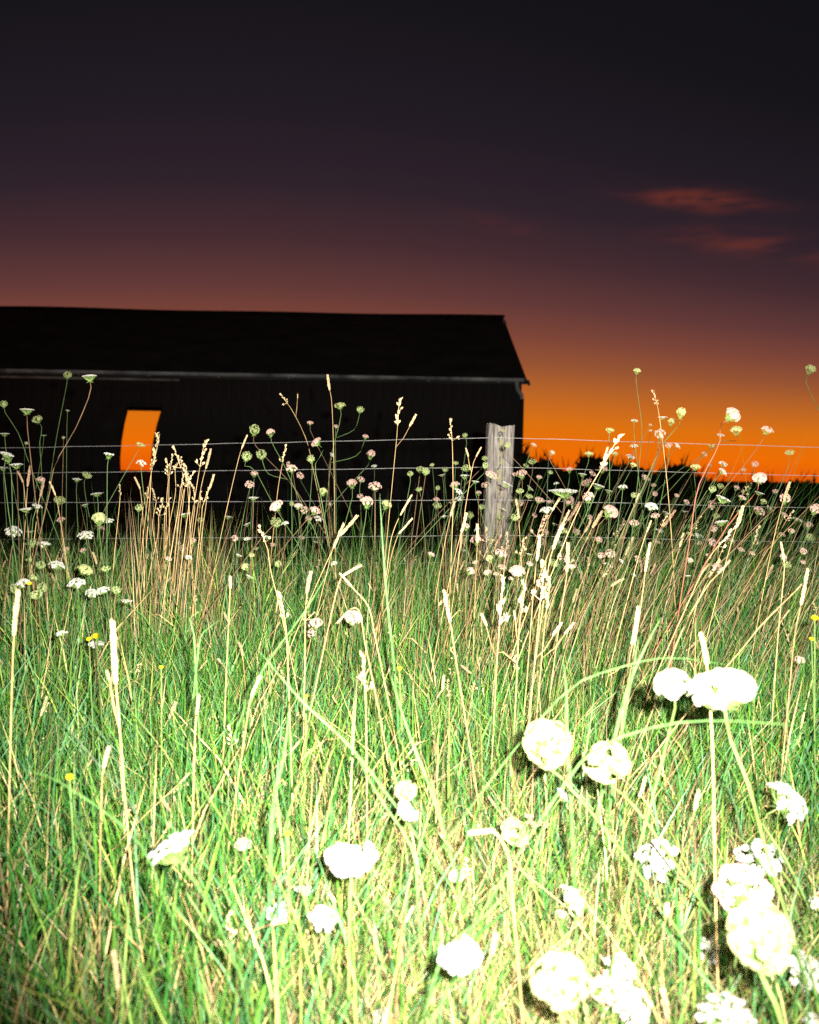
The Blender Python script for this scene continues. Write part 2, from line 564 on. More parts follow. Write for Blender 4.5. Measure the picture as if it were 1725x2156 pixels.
# ------------------------------------------------------------------ far scrub hedge right of the barn (dark against the glow)
def build_hedge():
    root = empty('scrub_hedge', (6, 24, 0.3))
    tag(root, 'low dark scrub hedge under the orange sky right of the barn', 'hedge')
    off = Vector((6, 24, 0.3))
    V, F = [], []

    def top_at(x):
        lump = 0.16 * math.sin(x * 1.3 + 0.4) + 0.13 * math.sin(x * 2.9 + 1.0) + 0.09 * math.sin(x * 6.1) + 0.05 * math.sin(x * 13.3 + 2)
        return 0.80 + 0.70 * math.exp(-max(0.0, x - 3.0) / 2.0) + lump * (0.8 + 0.6 * math.exp(-max(0.0, x - 2.3) / 3.0)) - 0.012 * x

    for i in range(20000):
        x = random.uniform(2.0, 16.0) if i % 3 else random.uniform(2.0, 7.0)
        top = top_at(x)
        spike = random.random() < 0.012
        z = top * random.random() ** 0.75 if not spike else top + random.uniform(-0.1, 0.22)
        y = random.gauss(0, 0.4)
        s = random.uniform(0.05, 0.12) if not spike else random.uniform(0.10, 0.26)
        c = Vector((x - 6, y, z))
        d = Vector((random.gauss(0.15, 0.3 if spike else 0.7), random.gauss(0, 0.3), 1)).normalized()
        e = d.cross(Vector((random.gauss(0, 0.4), 1, random.gauss(0, 0.4)))).normalized()
        b = len(V)
        wd = 0.34 if not spike else 0.08
        V += [c - d * s, c + e * s * wd, c + d * s, c - e * s * wd]
        F.append((b, b + 1, b + 2, b + 3))
    put('foliage', mesh_from('foliage', V, F, [M['hedge']], None, False), root)
    V, F = [], []
    for i in range(40):
        x = random.uniform(-4, 10)
        p = Vector((x, random.gauss(0, 0.3), -0.05))
        q = p + Vector((random.gauss(0, 0.2), random.gauss(0, 0.1), random.uniform(0.5, 0.8)))
        tube(V, F, [p, (p + q) / 2 + Vector((0.04, 0, 0)), q], [0.018, 0.012, 0.004], 5)
    put('branches', mesh_from('branches', V, F, [M['bark']]), root)


build_hedge()


# ------------------------------------------------------------------ fence
def build_fence():
    PY = 4.70
    top = at(1054, 893, PY)
    bot = at(1046, 1110, PY)
    zb = float(gz(top.x, PY)) - 0.05
    base = Vector((top.x + (bot.x - top.x) * (top.z - zb) / (top.z - bot.z), PY, zb))
    root = empty('wire_fence', (base.x, base.y, zb + 0.05))
    tag(root, 'wire fence with one weathered grey post and five strands across the meadow edge', 'fence')
    off = -Vector((base.x, base.y, zb + 0.05))

    def post_mesh(seed, h, w=0.128, dpt=0.10):
        r = random.Random(seed)
        V, F = [], []
        nl, ns = 16, 28
        prof = []
        for k in range(ns):
            a = 2 * math.pi * k / ns
            ca, sa = math.cos(a), math.sin(a)
            pw = 0.32
            prof.append((math.copysign(abs(ca) ** pw, ca) * w / 2 + r.uniform(-.002, .002), math.copysign(abs(sa) ** pw, sa) * dpt / 2 + r.uniform(-.002, .002)))
        jag = [r.uniform(-0.008, 0.004) for _ in range(ns)]
        for i in range(nl + 1):
            t = i / nl
            sh = 1 + 0.02 * math.sin(t * 9 + seed)
            for k, (x, y) in enumerate(prof):
                crack = 0.0
                if y < 0 and abs(x + 0.025) < 0.006:
                    crack = 0.012 * (0.4 + 0.6 * t)
                if y < 0 and abs(x - 0.03) < 0.006:
                    crack = 0.009 * t
                z = t * h + (jag[k] - (0.012 if x > 0.0 else 0) * 0.6 if i == nl else 0)
                V.append(Vector((x * sh, y * sh + crack, z)))
        for i in range(nl):
            for k in range(ns):
                k2 = (k + 1) % ns
                F.append((i * ns + k, i * ns + k2, (i + 1) * ns + k2, (i + 1) * ns + k))
        c = len(V)
        V.append(Vector((0, 0, h - 0.010)))
        for k in range(ns):
            F.append((nl * ns + k, nl * ns + (k + 1) % ns, c))
        return mesh_from('fence_post', V, F, [M['post']], None, False)

    h = top.z - zb
    p = put('fence_post', post_mesh(3, h), root)
    p.location = Vector((0, 0, -0.05))
    lean = math.atan2(top.x - base.x, h)
    p.rotation_euler = (0, lean, R(3))
    # staple / fixing bolt and wire staples on the post face
    wires = [(942, 921, 940), (995, 983, 1000), (1057, 1052, 1068), (1134, 1127, 1140), (1190, 1184, 1196)]
    lefts, rights = [], []
    DL, DR = 5.45, 4.72
    for i, (vl, vm, vr) in enumerate(wires):
        a = at(0, vl, DL)
        m = at(1051, vm, PY - 0.056)
        c = at(1725, vr, DR)
        a2 = m + (a - m) * 1.45
        c2 = m + (c - m) * 2.1
        lefts.append(a2)
        rights.append(c2)
        pts = []
        for A, B, cnt in ((a2, m, 26), (m, c2, 22)):
            for k in range(cnt):
                t = k / cnt
                q = A.lerp(B, t)
                q.z -= 0.004 * math.sin(math.pi * t) + 0.0012 * math.sin(k * 2.1 + i)
                q.y += 0.0012 * math.cos(k * 1.7 + i)
                pts.append(q + off)
        pts.append(c2 + off)
        V, F = [], []
        tube(V, F, pts, [0.0011] * len(pts), 6)
        w = put('wire', mesh_from('wire', V, F, [M['wire']]), root)
        V, F = [], []
        mm = m + off
        tube(V, F, [mm + Vector((0.006, 0.03, 0.014)), mm + Vector((0.006, -0.004, 0.012)), mm + Vector((0, -0.007, 0.0)),
                    mm + Vector((-0.006, -0.004, -0.012)), mm + Vector((-0.006, 0.03, -0.014))], [0.0026] * 5, 6)
        put('staple', mesh_from('staple', V, F, [M['steel']]), w)
    # bolt head on the post just above the top wire
    V, F = [], []
    mm = at(1054, 913, PY - 0.052) + off
    tube(V, F, [mm + Vector((0, 0.03, 0)), mm + Vector((0, -0.006, 0)), mm + Vector((0, -0.012, 0))], [0.011, 0.011, 0.006], 10)
    b = put('bolt', mesh_from('bolt', V, F, [M['steel']]), root)
    for e_, sd in ((lefts, 5), (rights, 9)):
        q = e_[0]
        zz = float(gz(np.clip(q.x, -8, 8), q.y)) - 0.05
        hh = q.z + 0.09 - zz
        o = put('fence_post', post_mesh(sd, hh), root)
        o.location = Vector((q.x, q.y + 0.055, zz)) + off


build_fence()


# ------------------------------------------------------------------ grass (numpy blades)
def blades(name, x, y, h, w, leanx, leany, col, mat_, bend=1.0, parent=None):
    n = len(x)
    z0 = gz(np.clip(x, -8, 8), y) - 0.01
    yaw = rng.uniform(0, 2 * np.pi, n)
    ts = np.array([0.0, 0.33, 0.68, 1.0])
    V = np.zeros((n, 7, 3), np.float32)
    hw = np.stack([w * 0.5, w * 0.48, w * 0.34], 1)
    for i, t in enumerate(ts):
        px = x + leanx * (t * 0.35 + 0.65 * t * t * bend)
        py = y + leany * (t * 0.35 + 0.65 * t * t * bend)
        ll = np.sqrt(leanx ** 2 + leany ** 2) / np.maximum(h, 1e-3)
        pz = z0 + h * t * (1 - 0.18 * np.clip(ll, 0, 2) * t * t)
        if i < 3:
            # blades twist a little along their length
            a = yaw + t * 0.9 * np.sin(yaw * 7)
            V[:, 2 * i, 0] = px - np.cos(a) * hw[:, i]
            V[:, 2 * i, 1] = py - np.sin(a) * hw[:, i]
            V[:, 2 * i + 1, 0] = px + np.cos(a) * hw[:, i]
            V[:, 2 * i + 1, 1] = py + np.sin(a) * hw[:, i]
            V[:, 2 * i, 2] = pz
            V[:, 2 * i + 1, 2] = pz
        else:
            V[:, 6] = np.stack([px, py, pz], 1)
    base = (np.arange(n) * 7)[:, None]
    loops = (base + np.array([[0, 1, 3, 2, 2, 3, 5, 4, 4, 5, 6]])).astype(np.int32).ravel()
    starts = (np.arange(n) * 11)[:, None] + np.array([[0, 4, 8]])
    me = bpy.data.meshes.new(name)
    me.vertices.add(n * 7)
    me.vertices.foreach_set("co", V.ravel())
    me.loops.add(len(loops))
    me.loops.foreach_set("vertex_index", loops)
    me.polygons.add(n * 3)
    me.polygons.foreach_set("loop_start", starts.astype(np.int32).ravel())
    me.polygons.foreach_set("use_smooth", np.ones(n * 3, bool))
    c4 = np.concatenate([col, np.ones((n, 1))], 1).astype(np.float32)
    a = me.attributes.new('tint', 'FLOAT_COLOR', 'POINT')
    a.data.foreach_set("color", np.repeat(c4, 7, 0).ravel())
    me.materials.append(mat_)
    me.update(calc_edges=True)
    me.validate()
    return put(name, me, parent)


def palette(n, probs, cols, jit=0.25):
    idx = rng.choice(len(cols), n, p=np.array(probs) / sum(probs))
    c = np.array(cols)[idx]
    return np.clip(c * rng.normal(1, jit, (n, 1)).clip(0.35, 1.8) * rng.normal(1, 0.08, (n, 3)), 0.004, 0.9)


def scatter(n, y0, y1, margin=0.8, power=1.0):
    """more or less even over the wedge the camera sees plus a margin to each side"""
    y = np.sqrt(rng.uniform(y0 ** 2 * 0.55, y1 ** 2, n * 2) ** power)
    y = y[(y > y0) & (y < y1)][:n]
    x = rng.uniform(-1, 1, len(y)) * (0.42 * y + margin)
    return x, y


def patch(x, y, s, seed):
    p = np.random.default_rng(seed).uniform(0, 6.28, 8)
    v = sum(np.sin(x * s * k1 + y * s * k2 + p[i]) for i, (k1, k2) in enumerate(((1, .3), (-.4, 1.1), (1.7, -.8), (.6, 1.9), (2.9, .7), (-2.2, 2.3), (.9, -2.7), (3.7, 3.1))))
    return v / 8 * 1.6


GREEN = (0.098, 0.260, 0.032)
DEEP = (0.032, 0.155, 0.028)
BLUE = (0.085, 0.24, 0.095)
LIME = (0.26, 0.35, 0.08)
STRAW = (0.56, 0.43, 0.21)
TAN = (0.42, 0.29, 0.15)

# fine turf
x, y = scatter(80000, 0.55, 5.4)
n = len(x)
h = rng.gamma(9, 0.026, n).clip(0.08, 0.5) * (1 + 0.5 * patch(x, y, 2.6, 3)).clip(0.55, 1.7) * (1.12 - 0.2 * smooth(1.6, 2.6, y) + 0.2 * smooth(2.8, 4.2, y))
ln = rng.normal(0, 0.29, (n, 2)) * h[:, None]
col = palette(n, (4, 3.8, 2.0, 1.5, 1.3), (GREEN, DEEP, BLUE, LIME, STRAW))
g = blades('grass', x, y, h, rng.uniform(0.0020, 0.0050, n), ln[:, 0], ln[:, 1], col, M['grass'])
tag(g, 'short green meadow grass lit by flash across the field', 'grass', None, 'stuff')

# lusher turf in front of the fence
x = rng.uniform(-1, 1, 26000)
y = rng.uniform(2.5, 4.4, 26000)
x = x * (0.42 * y + 0.6)
n = len(x)
h = rng.uniform(0.26, 0.46, n) * (1 + 0.3 * patch(x, y, 2.8, 17)).clip(0.6, 1.4)
ln = rng.normal(0, 0.26, (n, 2)) * h[:, None]
ln[:, 0] += 0.18 * smooth(0.1, 0.9, x) * h
col = palette(n, (4, 3.4, 1.4, 1.4, 0.5), (GREEN, DEEP, BLUE, LIME, STRAW))
g = blades('lush_grass', x, y, h, rng.uniform(0.0035, 0.0065, n), ln[:, 0], ln[:, 1], col, M['grass'])
tag(g, 'lush emerald grass growing in front of the wire fence', 'grass', None, 'stuff')

# longer, wider leaning blades
x, y = scatter(24000, 0.6, 5.2)
n = len(x)
h = rng.uniform(0.22, 0.50, n) * (1 + 0.35 * patch(x, y, 3.1, 8)).clip(0.5, 1.6)
ln = rng.normal(0, 0.30, (n, 2)) * h[:, None]
col = palette(n, (3, 2.8, 2.6, 1.5, 1.0), (GREEN, DEEP, BLUE, LIME, STRAW))
g = blades('long_grass', x, y, h, rng.uniform(0.0035, 0.0082, n), ln[:, 0], ln[:, 1], col, M['grass'], 1.2)
tag(g, 'longer leaning green grass blades standing above the turf', 'grass', None, 'stuff')

# straw thatch in drifts, thickest in the middle of the meadow
x, y = scatter(110000, 0.6, 4.6)
keep = rng.uniform(0, 1, len(x)) < ((0.05 + 0.11 * smooth(-0.25, 0.05, x / y)) * (1.2 - 0.7 * smooth(2.4, 3.2, y)) + 1.0 * np.exp(-((x - 0.07 * y) / (0.25 * y)) ** 2) * np.exp(-((y - 1.8) / 0.75) ** 2) + 0.35 * patch(x, y, 2.6, 21))
x, y = x[keep], y[keep]
n = len(x)
h = rng.uniform(0.12, 0.40, n)
ln = rng.normal(0, 0.42, (n, 2)) * h[:, None]
col = palette(n, (3, 3, 1.2, 1), (STRAW, TAN, LIME, (0.62, 0.54, 0.36)))
g = blades('dead_grass', x, y, h, rng.uniform(0.0016, 0.0036, n), ln[:, 0], ln[:, 1], col, M['grass'], 1.0)
tag(g, 'tan dead grass tangled through the green blades', 'grass', None, 'stuff')

# tall thin stalks at the fence line
x, y = scatter(7600, 3.0, 5.0, 1.0)
n = len(x)
keep = rng.uniform(0, 1, n) < (0.35 + 0.65 * smooth(3.2, 4.2, y)) * (0.72 + 0.28 * smooth(-0.2, 0.7, x))
x, y = x[keep], y[keep]
n = len(x)
h = rng.gamma(14, 0.033, n).clip(0.25, 0.80) * (1 + 0.15 * patch(x, y, 2.2, 31)) * (1 + 0.42 * smooth(0.1, 0.9, x))
lx = (rng.normal(0.02, 0.20, n) + 0.45 * smooth(0.0, 1.2, x)) * h
ly = rng.normal(0, 0.15, n) * h
col = palette(n, (0.9, 1.5, 3.6, 2.2), (STRAW, TAN, DEEP, GREEN), 0.35) * 0.6
g = blades('tall_grass', x, y, h, rng.uniform(0.0016, 0.0034, n), lx, ly, col, M['grass'], 0.8)
tag(g, 'tall thin dry and green stalks crowding the fence line', 'grass', None, 'stuff')

# bundles of dry stems standing together
bx_, by_, bh_, bl_ = [], [], [], []
for (u0, d0, sp, cnt, h0, h1, ln0) in ((375, 3.7, 0.13, 130, 0.50, 0.86, 0.02), (1095, 2.45, 0.13, 120, 0.40, 0.62, 0.04), (1420, 2.5, 0.10, 70, 0.38, 0.62, 0.42),
                                       (830, 3.3, 0.16, 90, 0.42, 0.72, 0.18), (60, 3.9, 0.22, 50, 0.45, 0.75, 0.0), (1000, 3.6, 0.22, 120, 0.45, 0.80, 0.10),
                                       (1300, 3.4, 0.26, 130, 0.45, 0.80, 0.35), (1600, 3.4, 0.24, 130, 0.45, 0.80, 0.45), (700, 2.4, 0.2, 45, 0.32, 0.5, 0.0),
                                       (960, 2.0, 0.16, 90, 0.30, 0.48, 0.1), (1050, 4.2, 0.13, 90, 0.45, 0.72, 0.12), (1240, 2.1, 0.16, 70, 0.30, 0.48, 0.1), (560, 3.9, 0.25, 50, 0.42, 0.75, 0.1)):
    c0 = at(u0, 1200, d0)
    hs_ = rng.uniform(h0, h1, cnt)
    bx_.append(c0.x - ln0 * hs_ * 0.6 + rng.normal(0, sp, cnt))
    by_.append(d0 + rng.normal(0, sp, cnt))
    bh_.append(hs_)
    bl_.append((ln0 + rng.normal(0, 0.14, cnt)) * hs_)
x, y, h, lx = (np.concatenate(q) for q in (bx_, by_, bh_, bl_))
n = len(x)
col = palette(n, (3, 2.5, 1.0), (STRAW, TAN, (0.34, 0.20, 0.09)), 0.3) * 0.62
g = blades('dry_stems', x, y, h, rng.uniform(0.0018, 0.0036, n), lx, rng.normal(0, 0.1, n) * h, col, M['grass'], 0.7)
tag(g, 'bundles of dry straw stems standing in the meadow', 'grass', None, 'stuff')

# pasture beyond the fence
y = 5.4 + 30 * rng.uniform(0, 1, 30000) ** 1.6
x = rng.uniform(-1, 1, len(y)) * (0.5 * y + 2)
keep = ~((y > 18.4) & (y < 29.6) & (x < 2.6))
x, y = x[keep], y[keep]
n = len(x)
h = rng.uniform(0.08, 0.30, n)
ln = rng.normal(0, 0.4, (n, 2)) * h[:, None]
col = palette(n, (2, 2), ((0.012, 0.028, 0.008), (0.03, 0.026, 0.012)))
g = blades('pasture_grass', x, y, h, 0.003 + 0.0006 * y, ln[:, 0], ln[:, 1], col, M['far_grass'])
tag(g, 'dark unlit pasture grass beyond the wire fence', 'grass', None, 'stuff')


# ------------------------------------------------------------------ umbel heads (unit diameter, stem joins at the origin, faces +Z)
def umbel(kind, seed, detail):
    r = random.Random(seed)
    V, F, I = [], [], []
    nu = {'F': 30, 'W': 28, 'G': 58, 'P': 46, 'U': 70}[kind] if detail else {'F': 18, 'W': 17, 'G': 26, 'P': 22, 'U': 22}[kind]
    nf = 14 if detail else 8
    fs = {'F': 0.036, 'W': 0.044, 'G': 0.032, 'P': 0.038, 'U': 0.046}[kind] * ((0.95 if kind in 'FW' else 1.15) if detail else 1.6) * (1.2 if kind in 'GP' else 1.0)
    org = Vector((0, 0, 0))
    apex = []
    for i in range(nu):
        q = math.sqrt((i + 0.5) / nu)
        a = i * 2.39996 + r.uniform(-0.4, 0.4)
        if kind == 'F':
            p = Vector((0.46 * q * math.cos(a), 0.46 * q * math.sin(a), 0.30 + 0.035 * (1 - q * q) + r.uniform(-0.018, 0.018)))
            nrm = Vector((0.25 * math.cos(a) * q, 0.25 * math.sin(a) * q, 1))
        elif kind == 'W':
            qq = q * (1 + r.uniform(-0.06, 0.10))
            p = Vector((0.47 * qq * math.cos(a), 0.47 * qq * math.sin(a), 0.22 + 0.20 * (1 - q ** 2.2) + r.uniform(-0.03, 0.03)))
            nrm = Vector((0.9 * math.cos(a) * q, 0.9 * math.sin(a) * q, 1))
        elif kind == 'P':
            th = q * 1.62
            rr = 0.45 + r.uniform(-0.05, 0.06)
            p = Vector((rr * math.sin(th) * math.cos(a), rr * math.sin(th) * math.sin(a), 0.42 + 0.36 * math.cos(th)))
            nrm = Vector((math.sin(th) * math.cos(a), math.sin(th) * math.sin(a), math.cos(th)))
        elif kind == 'U':
            rr = 0.45 * q ** 0.8 + r.uniform(-0.03, 0.03)
            p = Vector((rr * math.cos(a), rr * math.sin(a), 0.10 + 0.27 * q ** 3 + r.uniform(-0.02, 0.03)))
            nrm = Vector((math.cos(a) * (0.4 + q), math.sin(a) * (0.4 + q), 0.25 if i % 2 else -0.55))
        else:
            th = q * 2.25
            rr = 0.44 + r.uniform(-0.05, 0.06)
            p = Vector((rr * math.sin(th) * math.cos(a), rr * math.sin(th) * math.sin(a), 0.46 + 0.40 * math.cos(th)))
            nrm = Vector((math.sin(th) * math.cos(a), math.sin(th) * math.sin(a), math.cos(th)))
        nrm.normalize()
        apex.append((p, nrm))
        b = len(F)
        mid = Vector((p.x * 0.62, p.y * 0.62, p.z * 0.42))
        tube(V, F, [org, mid, p - nrm * 0.03], [0.012, 0.009, 0.007], 3, False)
        I += [1] * (len(F) - b)
        us = {'F': 0.080, 'W': 0.092, 'G': 0.095, 'P': 0.095, 'U': 0.085}[kind] * (1.12 if kind in 'GP' and detail else 1.0)
        fx, fy = frame_of(nrm)
        for j in range(nf):
            s = math.sqrt((j + 0.5) / nf)
            b2 = j * 2.39996 + r.random()
            c = p + (fx * math.cos(b2) + fy * math.sin(b2)) * us * s * r.uniform(0.8, 1.15) + nrm * (0.028 * (1 - s * s) + r.uniform(-0.012, 0.012))
            nn = (nrm + (fx * math.cos(b2) + fy * math.sin(b2)) * 0.7 * s + Vector((r.gauss(0, .25), r.gauss(0, .25), r.gauss(0, .25)))).normalized()
            ax, ay = frame_of(nn)
            k0 = len(V)
            V.append(c - nn * fs * 0.25)
            ph = r.random() * 6
            np_ = 5
            size = fs * r.uniform(0.75, 1.2)
            for k in range(np_ * 2):
                an = ph + math.pi * k / np_
                rad = size * (1.0 if k % 2 == 0 else 0.5)
                V.append(c + (ax * math.cos(an) + ay * math.sin(an)) * rad)
            for k in range(0, np_ * 2, 2):
                F.append((k0, k0 + 1 + (k - 1) % (np_ * 2), k0 + 1 + k, k0 + 1 + (k + 1) % (np_ * 2)))
                I.append(0)
    # bracts under the head
    nb = 9
    for k in range(nb):
        a = 2 * math.pi * k / nb + r.uniform(-.2, .2)
        d = Vector((math.cos(a), math.sin(a), r.uniform(-0.5, 0.25)))
        b = len(F)
        tube(V, F, [org, org + d * 0.12 + Vector((0, 0, .02)), org + d * 0.24], [0.012, 0.009, 0.003], 3, False)
        I += [1] * (len(F) - b)
    return V, F, I


HEADMESH = {}
COLS = {'U': 'white', 'F': 'white', 'W': 'white', 'G': 'green', 'P': 'pink', 'Y': 'cream', 'C': 'cream', 'B': 'pink', 'S': 'ivory'}
SHAPE = {'U': 'U', 'F': 'F', 'W': 'W', 'G': 'G', 'P': 'P', 'Y': 'P', 'C': 'G', 'B': 'G', 'S': 'P'}


def head_mesh(kind, seed, detail):
    key = (kind, seed, detail)
    if key not in HEADMESH:
        V, F, I = umbel(SHAPE[kind], seed * 13 + ord(kind), detail)
        HEADMESH[key] = mesh_from('flower_head', V, F, [M[COLS[kind]], M['ray']], I, False)
    return HEADMESH[key]


def leaf_mesh(seed):
    """finely cut carrot leaf, unit length along +X"""
    r = random.Random(seed)
    V, F = [], []
    tube(V, F, [Vector((0, 0, 0)), Vector((0.5, 0, 0.12)), Vector((1, 0, 0.05))], [0.012, 0.009, 0.004], 3, False)
    for i in range(9):
        t = 0.22 + 0.085 * i
        for s in (-1, 1):
            ln_ = 0.30 * (1 - abs(t - 0.45)) * r.uniform(0.7, 1.1)
            o = Vector((t, 0, 0.12 - 0.28 * (t - 0.55) ** 2))
            d = Vector((0.55, s, r.uniform(-0.1, 0.3))).normalized()
            e = o + d * ln_
            b = len(V)
            x_, y_ = frame_of(d)
            V += [o, o + d * ln_ * 0.5 + x_ * 0.012, e, o + d * ln_ * 0.5 - x_ * 0.012]
            F.append((b, b + 1, b + 2, b + 3))
            for f in (0.35, 0.6, 0.85):
                for s2 in (-1, 1):
                    d2 = (d + x_ * s2 * 0.9 + y_ * r.uniform(-0.4, 0.4)).normalized()
                    p = o + d * ln_ * f
                    l2 = ln_ * 0.35
                    b = len(V)
                    V += [p, p + d2 * l2 * 0.5 + y_ * 0.010, p + d2 * l2, p + d2 * l2 * 0.5 - y_ * 0.010]
                    F.append((b, b + 1, b + 2, b + 3))
    return mesh_from('leaf', V, F, [M['leaf']], None, False)


LEAVES = [leaf_mesh(s) for s in range(4)]


def align(o, up, spin):
    q = Vector((0, 0, 1)).rotation_difference(up)
    o.rotation_mode = 'QUATERNION'
    o.rotation_quaternion = q @ Matrix.Rotation(spin, 3, 'Z').to_quaternion()


def carrot(u, v, w, kind, d, stem=(), tilt=None, face=None, side=(), red=False, name='wild_carrot'):
    """one wild carrot: head centre at (u, v), w wide in the picture, at distance d"""
    rr = random.Random(int(u * 7 + v * 13))
    size = w * d / FPX
    head = at(u, v, d)
    if tilt is None:
        tilt = rr.gauss(0, 16) + (12 if u > 1100 else 0)
    if face is None:
        face = {'F': rr.uniform(2, 9), 'W': rr.uniform(8, 30), 'P': rr.uniform(5, 45)}.get(kind, rr.uniform(0, 18))
    up = Vector((math.sin(R(tilt)), -math.sin(R(face)), math.cos(R(max(abs(tilt), abs(face)))))).normalized()
    lift = {'F': 0.30, 'W': 0.33, 'P': 0.50, 'G': 0.46, 'U': 0.26}[SHAPE[kind]] * size * (0.68 if kind in 'SCB' and d < 2.5 else 1.0)
    if SHAPE[kind] == 'F':
        up.z = max(up.z, 0.8)
        up.normalize()
    neck = head - up * lift
    pts = [neck, neck - up * size * 0.5]
    for (su, sv) in stem:
        pts.append(at(su, sv, d + rr.uniform(-0.02, 0.02)))
    last = pts[-1]
    if len(stem):
        sl = (pts[-1] - pts[-2])
        slope = sl.x / min(sl.z, -0.05)
    else:
        slope = (rr.gauss(0.02, 0.13) if u < 1080 else rr.uniform(0.12, 0.55)) if d > 2.6 else rr.gauss(0.0, 0.22)
    slope = max(-0.9, min(0.9, slope))
    by = d + rr.uniform(-0.06, 0.10)
    zb = float(gz(np.clip(last.x, -8, 8), by))
    hh = max(last.z - zb, 0.05)
    base = Vector((last.x - slope * hh * 0.8, by, 0))
    base.z = float(gz(np.clip(base.x, -8, 8), by)) - 0.01
    mid = last.lerp(base, 0.5) + Vector((-slope * hh * 0.08, 0, 0))
    pts += [mid, base]
    pts = pts[::-1]
    root = empty(name, base)
    n = 8 + 4 * len(stem)
    path = [p - base for p in spline(pts, n)]
    rad = max(0.0011, min(0.0021, 0.028 * size))
    V, F = [], []
    tube(V, F, path, [rad * (1.35 - 0.5 * i / (n - 1)) for i in range(n)], 6)
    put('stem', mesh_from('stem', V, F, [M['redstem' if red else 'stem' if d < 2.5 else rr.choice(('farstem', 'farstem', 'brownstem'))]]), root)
    det = w > 30
    o = put('flower_head', head_mesh(kind, rr.randint(0, 3), det), root)
    o.location = neck - base
    o.scale = (size * (rr.uniform(0.75, 1.15) if d > 2.5 else 1), size * (rr.uniform(0.75, 1.15) if d > 2.5 else 1), size * (rr.uniform(0.6, 1.15) if d > 2.5 else rr.uniform(0.9, 1.1)) * (0.68 if kind in 'SCB' and d < 2.5 else 1.0))
    align(o, up, rr.uniform(0, 6.28))
    for (su, sv, sw, sk) in side:
        hs = at(su, sv, d + rr.uniform(-0.05, 0.05)) - base
        ss = sw * d / FPX
        k = min(range(len(path)), key=lambda i: abs(path[i].z - (hs.z - 0.10)))
        k = max(1, min(k, n - 3))
        a = path[k]
        b_ = hs - Vector((0, 0, 0.46 * ss))
        m_ = a.lerp(b_, 0.55) + Vector(((b_.x - a.x) * 0.25, 0, -0.02))
        V, F = [], []
        sp = spline([a, m_, b_], 7)
        tube(V, F, sp, [rad * 0.8] * 7, 5)
        put('side_stem', mesh_from('side_stem', V, F, [M['farstem']]), root)
        o = put('flower_head', head_mesh(sk, rr.randint(0, 3), sw > 50), root)
        o.location = b_
        o.scale = (ss, ss, ss)
        align(o, ((sp[-1] - sp[-2]).normalized() + Vector((0, -0.1, 0.8))).normalized(), rr.uniform(0, 6.28))
    for k in range(1 if d < 2.5 else rr.choice((0, 1, 1))):
        i = rr.randint(1, max(2, n // 3))
        o = put('leaf', LEAVES[rr.randint(0, 3)], root)
        o.location = path[i]
        s = rr.uniform(0.06, 0.11)
        o.scale = (s, s, s)
        o.rotation_euler = (rr.uniform(-0.5, 0.5), rr.uniform(-0.9, -0.2), rr.uniform(0, 6.28))
    return root


